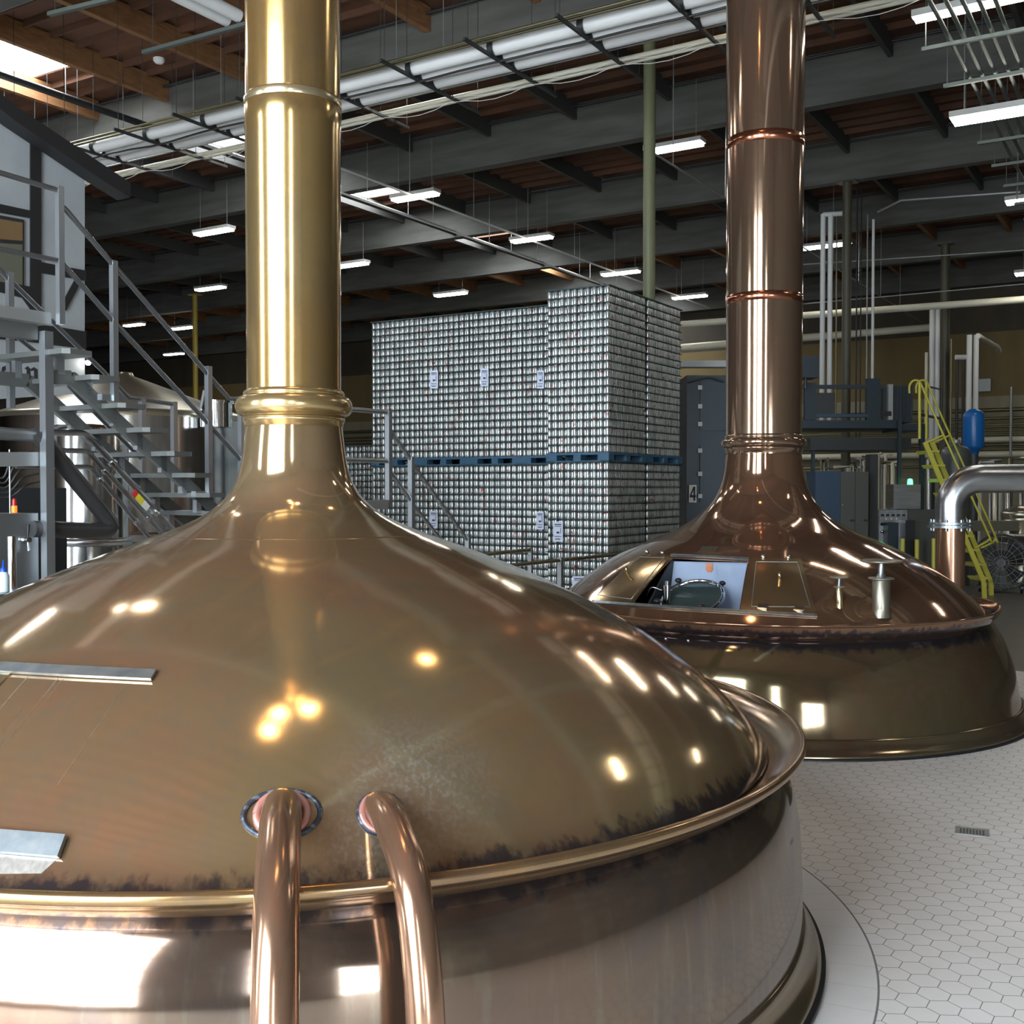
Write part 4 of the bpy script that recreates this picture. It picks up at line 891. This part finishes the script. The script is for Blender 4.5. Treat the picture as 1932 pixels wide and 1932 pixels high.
# walkway rail behind the near kettle
wr = thing('walkway_railing', 'steel railing stepping down behind the near chimney in front of the cans', 'railing', on_s(733, 1000, 7.5).xy.to_3d())
for x, a, b in ((733, 774, 958), (776, 862, 1040), (883, 1008, 1080)): spost(x, a, b, 7.5, .058, 'post', wr)
for pts, r in (([(560, 765), (655, 772), (733, 778)], .026), ([(560, 862), (655, 867), (733, 870)], .026), ([(735, 812), (776, 868)], .022), ([(776, 872), (883, 1020)], .022), ([(735, 888), (776, 945)], .022), ([(776, 948), (883, 1082)], .022)): sbar(pts, 7.5, r, 'handrail', 'dsteel', wr)
m = MB(); q = on_s(715, 952, 7.5); m.box(q-B*.15, .10, .5, .10, (A, B, Z)); build(m, 'walkway_edge', M['galv'], wr)
wr = thing('low_railing', 'low bronze coloured rail in front of the cans, upper of the two', 'railing', on_s(1001, 1100, 6.9).xy.to_3d())
sbar([(880, 1050), (1003, 1037)], 6.9, .024, 'handrail', 'olivepipe', wr); spost(1001, 1036, 1100, 6.9, .05, 'post', wr)
wr = thing('low_railing', 'low bronze coloured rail in front of the cans, running to the far kettle', 'railing', on_s(1057, 1150, 6.6).xy.to_3d())
sbar([(930, 1070), (1057, 1057), (1260, 1036)], 6.6, .024, 'handrail', 'olivepipe', wr); spost(1057, 1052, 1150, 6.6, .055, 'post', wr)

# ================================================================ RIGHT: MACHINES
def bx(m, x0, y0, x1, y1, d, th=.5):
    """upright box whose front face fills the given spot at depth d"""
    p, q = at(x0, y0, d), at(x1, y1, d); c = (p+q)/2; return m.box((c.x, c.y+th/2, c.z), abs(q.x-p.x), th, abs(p.z-q.z))
def fl(x, d): p = at(x, 900, d); return Vector((p.x, p.y, 0))
bc = thing('blue_cabinet', 'tall blue grey steel cabinet with hinged doors beside the can stacks', 'cabinet', fl(1335, 20.5))
p, q = at(1296, 708, 20.5), at(1385, 708, 20.5); m = MB(); m.box(((p.x+q.x)/2, p.y+.5, p.z/2), q.x-p.x, 1.0, p.z); build(m, 'cabinet_body', M['navy'], bc)
for (a, b) in ((721, 812), (840, 948)):
    m = MB(); bx(m, 1321, a, 1376, b, 20.47, .03); dr_ = build(m, 'door', M['navy'], bc)
    for y in (a+10, (a+b)/2, b-12): m = MB(); bx(m, 1317, y-4, 1325, y+4, 20.44, .02); build(m, 'hinge', M['galv'], dr_)
m = MB(); bx(m, 1300, 915, 1314, 948, 20.44, .01); sg = build(m, 'number_sign', M['labelw'], bc)
def px2(x, y, d): return at(x, y, d)
m = MB()
for p_ in ([(1308.5, 918), (1312, 918), (1312, 945), (1308.5, 945)], [(1301.5, 934), (1313, 934), (1313, 938.5), (1301.5, 938.5)], [(1308.5, 918), (1311, 918), (1304.5, 935), (1301.5, 935)]): m.poly([at(x, y, 20.42) for x, y in p_], Y*.01)
build(m, 'digit', M['ink'], sg)
m = MB(); m.tube(smooth_path([at(1297, 722, 20.3), at(1318, 716, 20.3), at(1340, 712, 20.3), at(1366, 720, 20.3)]), .02, 8); single(m, 'black_hose', M['cable'], 'black hose draped over the top of the tall blue cabinet', 'hose', origin=at(1335, 716, 20.3))
m = MB(); bx(m, 1285, 680, 1372, 692, 21.2, .3); single(m, 'conveyor_rail', M['galv'], 'pale conveyor rail above the tall blue cabinet', 'conveyor', origin=at(1330, 686, 21.2))
dp = thing('machine_platform', 'blue grey machine platform on legs right of the far chimney', 'platform', fl(1620, 24))
for x0, y0, x1, y1, th, nm, mt in ((1512, 726, 1667, 733, .1, 'top_rail', 'navy'), (1519, 722, 1540, 792, .15, 'upright_plate', 'navy'), (1636, 714, 1661, 794, .15, 'upright_plate', 'navy'), (1540, 741, 1575, 784, .2, 'inner_guard', 'darkmetal'), (1540, 781, 1638, 787, .2, 'guard_sill', 'navy2'),
        (1676, 725, 1685, 792, .1, 'pale_post', 'galv'), (1666, 728, 1672, 792, .1, 'slim_post', 'navy'), (1687, 727, 1722, 797, 1.0, 'side_housing', 'darkmetal'), (1512, 793, 1700, 808, 1.6, 'platform_beam', 'navy'), (1529, 826, 1719, 849, 1.4, 'lower_deck', 'darkmetal'), (1699, 800, 1745, 812, 1.2, 'platform_beam', 'navy'),
        (1660, 776, 1682, 785, .1, 'bracket', 'black')):
    m = MB(); bx(m, x0, y0, x1, y1, 24 if nm != 'lower_deck' else 24.2, th); build(m, nm, M[mt], dp)
for k in range(5): m = MB(); bx(m, 1690+k*6.5, 730, 1692.5+k*6.5, 796, 23.97, .03); build(m, 'louvre', M['navy'], dp)
for x0, x1, y0, d in ((1694, 1700.5, 793, 23.9), (1736, 1744, 802, 23.9), (1758, 1763, 905, 25), (1531, 1537, 826, 24.6)):
    p = at((x0+x1)/2, y0, d); w_ = (x1-x0)*d/FPX; m = MB(); m.box((p.x, p.y, p.z/2), w_, w_, p.z); build(m, 'leg', M['navy'], dp)
for pts in ([(1736, 726), (1776, 735), (1776, 838)], [(1736, 782), (1776, 790)], [(1735, 726), (1735, 840)]): m = MB(); m.tube([at(x, y, 25) for x, y in pts], .03, 8); build(m, 'guard_rail', M['darkmetal'], dp)
m = MB(); bx(m, 1515, 672, 1545, 712, 23.5, .6); m.cyl(at(1520, 712, 23.6), at(1520, 733, 23.6), .03, 8); single(m, 'packing_machine', M['navy'], 'blue grey box machine head beside the far chimney above the platform', 'machine', origin=at(1530, 700, 23.5))
for x0, y0, x1, y1, d, th, mt, nm, lab in ((1538, 889, 1585, 1100, 22.4, .7, 'navy2', 'electrical_cabinet', 'blue electrical cabinet just right of the far kettle neck'), (1585.5, 890, 1638, 1100, 22.4, .7, 'cabgrey', 'electrical_cabinet', 'grey steel double cabinet beside the blue electrical cabinet'),
        (1641, 857, 1656, 1100, 22.8, .3, 'darkmetal', 'dark_post', 'thick dark post between the grey cabinet and the control desk'), (1658, 962, 1712, 1110, 23.2, .8, 'steel', 'control_desk', 'steel control desk with knobs under the machine platform'),
        (1713, 962, 1772, 1110, 23.2, .8, 'cabgrey', 'control_desk', 'plain steel cabinet at the right of the knobbed control desk'), (1686, 914, 1737, 960, 23.6, .5, 'steel', 'control_box', 'pale steel control box under the green signal light'),
        (1675, 986, 1695, 1110, 22.9, .3, 'navy', 'machine_post', 'short blue grey post in front of the control desk'), (1708, 982, 1726, 1110, 22.9, .3, 'black', 'machine_post', 'short black post in front of the control desk')):
    p = thing(nm, lab, nm.split('_')[-1], fl((x0+x1)/2, d)); m = MB(); bx(m, x0, y0, x1, y1, d, th); build(m, 'box_body', M[mt], p)
    if lab.startswith('steel control'):
        m = MB(); bx(m, 1660, 963, 1710, 968, d-.02, .02); build(m, 'pale_strip', M['zinc'], p)  # plain zinc strip along the upper edge of the desk
        for k in range(5): m = MB(); bx(m, 1662+k*10, 970, 1668+k*10, 974, d-.03, .03); build(m, 'switch', M['black'], p)
        for k in range(4): m = MB(); m.sphere(at(1662+k*10, 979, d-.02), .018, 10, 6); build(m, 'button', M['labelw'], p)
        for x in (1664, 1675): m = MB(); m.sphere(at(x, 989, d-.02), .035, 10, 6); build(m, 'knob', M['black'], p)
        for x in (1664, 1674, 1704): m = MB(); m.sphere(at(x, 1003, d-.02), .04, 10, 6); build(m, 'gauge', M['chrome'], p)
    if lab.startswith('grey steel double'):
        m = MB(); bx(m, 1612.5, 890, 1613.5, 1090, d-.01, .01); build(m, 'door_gap', M['black'], p)
        for x in (1590, 1590): pass
        m = MB(); m.sphere(at(1590, 953, d-.03), .025, 10, 6); m2 = build(m, 'lock', M['chrome'], p)
        for x in (1609, 1635): m = MB(); bx(m, x-4, 980, x+4, 984, d-.06, .06); build(m, 'handle', M['black'], p)
gl = thing('signal_light', 'glowing green signal light on the pale steel control box', 'signal light', at(1717, 914, 23.7)); m = MB(); q = at(1717, 914, 23.75); m.lathe([(.001, .125), (.035, .12), (.05, .10), (.058, .0)], q, 16); build(m, 'lens', M['greenlamp'], gl)
for x, y0 in ((1703, 1016), (1730, 1018), (1762, 1016)): q = at(x, y0, 22.6); m = MB(); m.cyl((q.x, q.y, 0), q, .045, 14); single(m, 'bollard', M['yellow'], 'yellow safety bollard in front of the control desks', 'bollard', 'yellow bollards by the control desks', origin=(q.x, q.y, 0))
# yellow ladder stair
ld = thing('yellow_ladder_stair', 'steep yellow ladder stair with tube handrails at the right', 'ladder', fl(1865, 23.2))
for dx, d in ((0, 22.9), (13, 23.5)):
    P = [at(1745+dx, 834, d), at(1856+dx, 1098, d), at(1857+dx, 1129, d)]; P[2].z = 0; m = MB(); m.bar(P[0], P[1], .05, .095, X); m.bar(P[1], P[2]+Z*0, .05, .095, X); build(m, 'stringer', M['yellow'], ld)
    hr = [(1716+dx, 742), (1716+dx, 728), (1722+dx, 719), (1731+dx, 718), (1738+dx, 726), (1760+dx*.95, 776), (1863+dx*.9, 1004), (1866+dx*.8, 1016), (1860+dx, 1023), (1838+dx, 1034)]
    m = MB(); m.tube(smooth_path([at(x, y, d) for x, y in hr], 4), .022, 10); build(m, 'handrail', M['yellow'], ld)
    m = MB(); m.tube(smooth_path([at(x, y, d) for x, y in ((1735+dx, 722), (1735+dx, 828))], 2), .03, 8); build(m, 'upright', M['yellow'], ld)
    m = MB(); m.tube([at(x, y, d) for x, y in ((1747+dx, 836), (1778+dx, 822))], .022, 8); build(m, 'rail_brace', M['yellow'], ld)
for i in range(10):
    t_ = (i+.7)/10.3; p0 = at(1745, 834, 22.9).lerp(at(1857, 1105, 22.9), t_); p1 = at(1758, 834, 23.5).lerp(at(1870, 1105, 23.5), t_)
    m = MB(); c = (p0+p1)/2-X*.10; m.box(c, .26, .62, .035); m.box(c-X*.08-Z*.02, .04, .62, .07); build(m, 'tread', M['yellow'], ld)
# tanks on the right
q = fl(1803, 26); t3 = thing('grey_tank', 'dark grey upright tank behind the yellow ladder', 'tank', q); m = MB(); m.lathe([(.001, 3.36), (.08, 3.36), (.1, 3.30), (.24, 3.27), (.31, 3.20), (.335, 3.08), (.335, 0)], q, 48); build(m, 'shell', M['greytank'], t3); m = MB(); m.cyl(q+Z*3.36, q+Z*3.44, .09, 12); build(m, 'top_fitting', M['galv'], t3)
q = fl(1836, 28); t3 = thing('blue_tank', 'bright blue pressure tank high up behind the yellow ladder', 'tank', q); z0 = at(1836, 857, 28).z; z1 = at(1836, 848, 28).z; z2 = at(1836, 773, 28).z
m = MB(); m.lathe([(.001, z2+.02), (.10, z2+.01), (.2, z2-.05), (.25, z2-.13), (.258, z2-.2), (.258, z1+.08), (.24, z1+.02), (.14, z1-.01), (.13, z0)], q, 48); build(m, 'shell', M['bluetank'], t3); m = MB(); m.cyl(q, q+Z*z0, .12, 20); build(m, 'stand', M['greytank'], t3)
q = fl(1926, 27); t3 = thing('steel_tank', 'pale stainless tank with a domed top at the right edge', 'tank', q); m = MB(); m.lathe([(.001, 1.88), (.15, 1.86), (.42, 1.74), (.45, 1.68), (.45, 1.60), (.44, 1.59), (.44, 1.50), (.45, 1.49), (.45, 0)], q, 48); build(m, 'shell', M['conesteel'], t3)
m = MB(); m.cyl(at(1868, 1034, 25.6), at(2010, 1042, 25.6), .36, 36); t3 = thing('horizontal_tank', 'shiny horizontal steel tank behind the drum fan', 'tank', at(1932, 1038, 25.6)); build(m, 'shell', M['steel'], t3)
for x in (1885, 1960): m = MB(); p = at(x, 1040, 25.6); m.box((p.x, p.y, (p.z-.3)/2), .12, .5, p.z-.3); build(m, 'saddle', M['galv'], t3)
m = MB(); bx(m, 1836, 983, 1922, 1002, 26.4, .4); single(m, 'white_trough', M['conesteel'], 'pale sheet metal trough above the drum fan', 'trough', origin=at(1880, 992, 26.4))
# drum fan
fc = at(1888, 1061, 24.2); fn = thing('drum_fan', 'large round drum fan on wheels at the right edge behind the yellow ladder', 'fan', (fc.x, fc.y, 0)); fax = Vector((-.35, -.93, 0)).normalized(); fr = .62
m = MB(); m.lathe([(fr-.02, -.18), (fr, -.2), (fr+.01, -.19), (fr+.01, .19), (fr, .2), (fr-.02, .18), (fr-.02, -.18)], fc, 56, fax); build(m, 'drum', M['darkmetal'], fn)
u_ = fax.cross(Z).normalized()
m = MB()
for rr in (.15, .3, .45, .58): m.tube([fc+fax*.2+(u_*math.cos(a)+Z*math.sin(a))*rr for a in [2*PI*i/36 for i in range(37)]], .004, 5, caps=False)
for i in range(24): a = 2*PI*i/24; m.tube([fc+fax*.2+(u_*math.cos(a)+Z*math.sin(a))*.06, fc+fax*.2+(u_*math.cos(a)+Z*math.sin(a))*.61], .004, 5)
build(m, 'wire_guard', M['galv'], fn)
for i in range(4):
    a = PI/2*i+.4; d0 = u_*math.cos(a)+Z*math.sin(a); d1 = u_*math.cos(a+.7)+Z*math.sin(a+.7); m = MB(); m.poly([fc+d0*.08+fax*.05, fc+d0*.55+fax*.07, fc+d1*.55-fax*.05, fc+d1*.12-fax*.03], fax*.006); build(m, 'fan_blade', M['darkmetal'], fn)
m = MB(); m.cyl(fc-fax*.1, fc+fax*.12, .09, 20); build(m, 'motor', M['black'], fn)
for s_ in (-1, 1):
    w = Vector((fc.x, fc.y, .11))+u_*.42*s_+fax*.05; m = MB(); m.cyl(w-u_*.03, w+u_*.03, .11, 20); build(m, 'wheel', M['black'], fn)
m = MB(); m.bar(Vector((fc.x, fc.y, .14))-u_*.5, Vector((fc.x, fc.y, .14))+u_*.5, .08, .05); build(m, 'axle', M['darkmetal'], fn)
# process pipework, vertical and horizontal
def vp(x, y0, y1, d, r, mt, lab, grp=None):
    p, q = at(x, y0, d), at(x, y1, d); q = Vector((p.x, p.y, q.z)); m = MB(); m.cyl(q, p, r, 14); return single(m, 'vertical_pipe', M[mt], lab, 'pipe', grp, origin=q)
for x, y0, y1, d, r, mt, lab in ((1553, 404, 800, 30, .068, 'insul', 'fat white vertical pipe right of the far chimney, left of a pair'), (1567, 404, 800, 30, .068, 'insul', 'fat white vertical pipe right of the far chimney, right of a pair'), (1579, 404, 800, 30, .02, 'olivepipe', 'thin olive vertical pipe beside the fat white pair'),
        (1618, 300, 830, 31, .022, 'darkmetal', 'dark thin vertical pipe right of the dark olive column, first'), (1626, 300, 830, 31, .018, 'darkmetal', 'dark thin vertical pipe right of the dark olive column, second'), (1637, 405, 815, 31, .02, 'galv', 'thin grey vertical pipe right of the dark olive column'), (1648, 414, 715, 31, .04, 'insul', 'slim white vertical pipe above the machine platform'),
        (1748, 665, 830, 36, .05, 'cream', 'slim cream vertical pipe, leftmost of three by the dark column'), (1759, 572, 830, 36, .085, 'insul', 'fat pale vertical pipe, middle of three by the dark column'), (1769, 572, 830, 36, .085, 'insul', 'fat pale vertical pipe, nearest the dark round column'),
        (1795, 640, 840, 35, .03, 'olivepipe', 'thin brown vertical pipe right of the dark round column'), (1806, 680, 842, 35, .045, 'darkmetal', 'dark vertical pipe under the white collar, left one'), (1818, 680, 842, 35, .045, 'darkmetal', 'dark vertical pipe under the white collar, right one'),
        (1829, 632, 790, 34, .08, 'insul', 'fat white vertical pipe above the blue tank, left one'), (1842, 632, 790, 34, .08, 'insul', 'fat white vertical pipe above the blue tank, right one'), (1908, 730, 860, 42, .05, 'galv', 'thin grey vertical pipe on the far right wall')): vp(x, y0, y1, d, r, mt, lab)
def hp(pts, d, r, mt, lab, cat='pipe', grp=None):
    m = MB(); m.tube([at(x, y, dd) for (x, y), dd in zip(pts, d)], r, 12); return single(m, 'long_pipe', M[mt], lab, cat, grp, origin=at(*pts[0], d[0]))
hp([(1285, 612), (1960, 563)], (37, 33), .11, 'cream', 'long cream pipe crossing behind the far chimney'); hp([(1285, 656), (1755, 618)], (43, 41), .14, 'cream', 'fat cream pipe crossing lower behind the far chimney')
hp([(1553, 405), (1606, 402)], (30, 30), .068, 'insul', 'short white pipe joining the top of the fat white pair'); hp([(1656, 400), (1700, 378), (1925, 362)], (28, 27, 26), .03, 'galv', 'grey conduit running to the right edge below the second girder')
hp([(1500, 500), (1960, 470)], (33, 30), .02, 'galv', 'thin grey conduit crossing right of the far chimney'); hp([(1500, 575), (1940, 535)], (33, 30), .018, 'galv', 'thin grey conduit just above the long cream pipe')
hp([(1803, 674), (1823, 674)], (34.8, 34.8), .08, 'insul', 'short white collar on the dark vertical pipes'); hp([(1845, 634), (1882, 655), (1885, 662)], (34, 38, 38.5), .09, 'cream', 'white pipe angling away above the blue tank')
for i, (y, r, mt) in enumerate(((773, .08, 'olivepipe'), (789, .06, 'olivepipe'), (797, .04, 'olivepipe'), (805, .05, 'olivepipe'), (812, .04, 'olivepipe'), (820, .05, 'olivepipe'), (829, .12, 'cream'), (839, .05, 'olivepipe'), (847, .05, 'olivepipe'), (857, .13, 'cream'), (880, .06, 'olivepipe'))):
    p = on_t(1890, y, T1-.35); m = MB(); m.tube([G(-8, T1-.35, p.z), G(60, T1-.35, p.z)], r, 8)
    single(m, 'wall_pipe', M[mt], ('cream' if mt == 'cream' else 'dark olive')+' pipe running along the back wall', 'pipe', ('cream' if mt == 'cream' else 'dark olive')+' pipes along the back wall', origin=G(20, T1-.35, p.z))
m = MB(); p = on_t(1857, 727, T1-.1); m.box(p, .5, .2, .5, (A, B, Z)); single(m, 'wall_box', M['galv'], 'grey junction box on the back wall above the blue tank', 'box', origin=p)
rng = random.Random(3)
for i in range(22):
    x = 1545+rng.random()*215; d = 27+rng.random()*5; y0 = 858+rng.random()*25; m = MB(); yy = y0+30+rng.random()*70
    pts = [fl(x, d), at(x, y0, d), at(x+rng.uniform(-40, 40), y0+rng.uniform(-4, 4), d)]; m.tube(pts, .03+.03*rng.random(), 8)
    single(m, 'process_pipe', M[rng.choice(['dsteel', 'cream', 'olivepipe', 'steel'])], 'bent process pipe in the clutter under the machine platform', 'pipe', 'process pipes under the machine platform', origin=pts[0])
for i in range(16):
    x = 1845+rng.random()*100; d = 29+rng.random()*6; y0 = 862+rng.random()*60; m = MB(); yy = y0+20+rng.random()*60
    pts = [fl(x, d), at(x, y0, d), at(x+rng.uniform(5, 40), y0, d)]; m.tube(pts, .03+.04*rng.random(), 8)
    single(m, 'process_pipe', M[rng.choice(['dsteel', 'conesteel', 'steel', 'insul'])], 'bent process pipe in the clutter at the right edge', 'pipe', 'process pipes at the right edge', origin=pts[0])
# floor drain
q = on_z(1834, 1570, 0); dr = thing('floor_drain', 'small rectangular metal drain grate set in the tiled floor', 'drain', q); dA = Vector((.92, -.39, 0)).normalized(); dB = Vector((.39, .92, 0))
m = MB()
for e_ in (-1, 1): m.box(q+dA*.095*e_+Z*.003, .02, .16, .008, (dA, dB, Z)); m.box(q+dB*.075*e_+Z*.003, .21, .015, .008, (dA, dB, Z))
build(m, 'frame', M['galv'], dr); m = MB(); m.box(q+Z*.001, .19, .14, .003, (dA, dB, Z)); build(m, 'dark_slot', M['black'], dr)
m = MB(); [m.box(q+dA*(-.08+.02*k)+Z*.004, .009, .14, .006, (dA, dB, Z)) for k in range(9)]; build(m, 'grate', M['galv'], dr)
# smoke detector
q = on_z(300, 113, HD-.18); sdv = thing('smoke_detector', 'small white disc detector under the brown roof at the upper left', 'detector', q); m = MB(); m.lathe([(.001, -.08), (.08, -.07), (.12, -.02), (.12, .03)], q, 24); build(m, 'disc', M['labelw'], sdv); m = MB(); m.cyl(q, q+Z*.17, .01, 8); build(m, 'stem', M['galv'], sdv)

# pipe ends and channels at the upper left
for i, (x, y) in enumerate(((428, 38), (450, 30))):
    e_ = on_z(x, y, CH+6.3); m = MB(); m.tube([e_, e_-B*6], .085, 20)
    single(m, 'overhead_pipe', M['insul'], 'fat white pipe ending over the near chimney, %s of two' % ('left' if i == 0 else 'right'), 'pipe', origin=e_)
for (x, y, x2, y2, lab) in ((92, 27, 215, -3, 'grey green steel channel crossing the top left corner'), (270, 99, 470, 44, 'grey green steel channel hanging under the pipe ends left of the near chimney')):
    p, q = on_z(x, y, CH+6.15), on_z(x2, y2, CH+6.15); m = MB(); m.bar(p, q, .06, .05)
    c = thing('steel_channel', lab, 'channel', (p+q)/2); build(m, 'channel_bar', M['channel'], c)
    for t_ in (.1, .9): w = p.lerp(q, t_); m = MB(); m.cyl(w, Vector((w.x, w.y, HD-.15)), .006, 6); build(m, 'hanger_rod', M['darkmetal'], c)
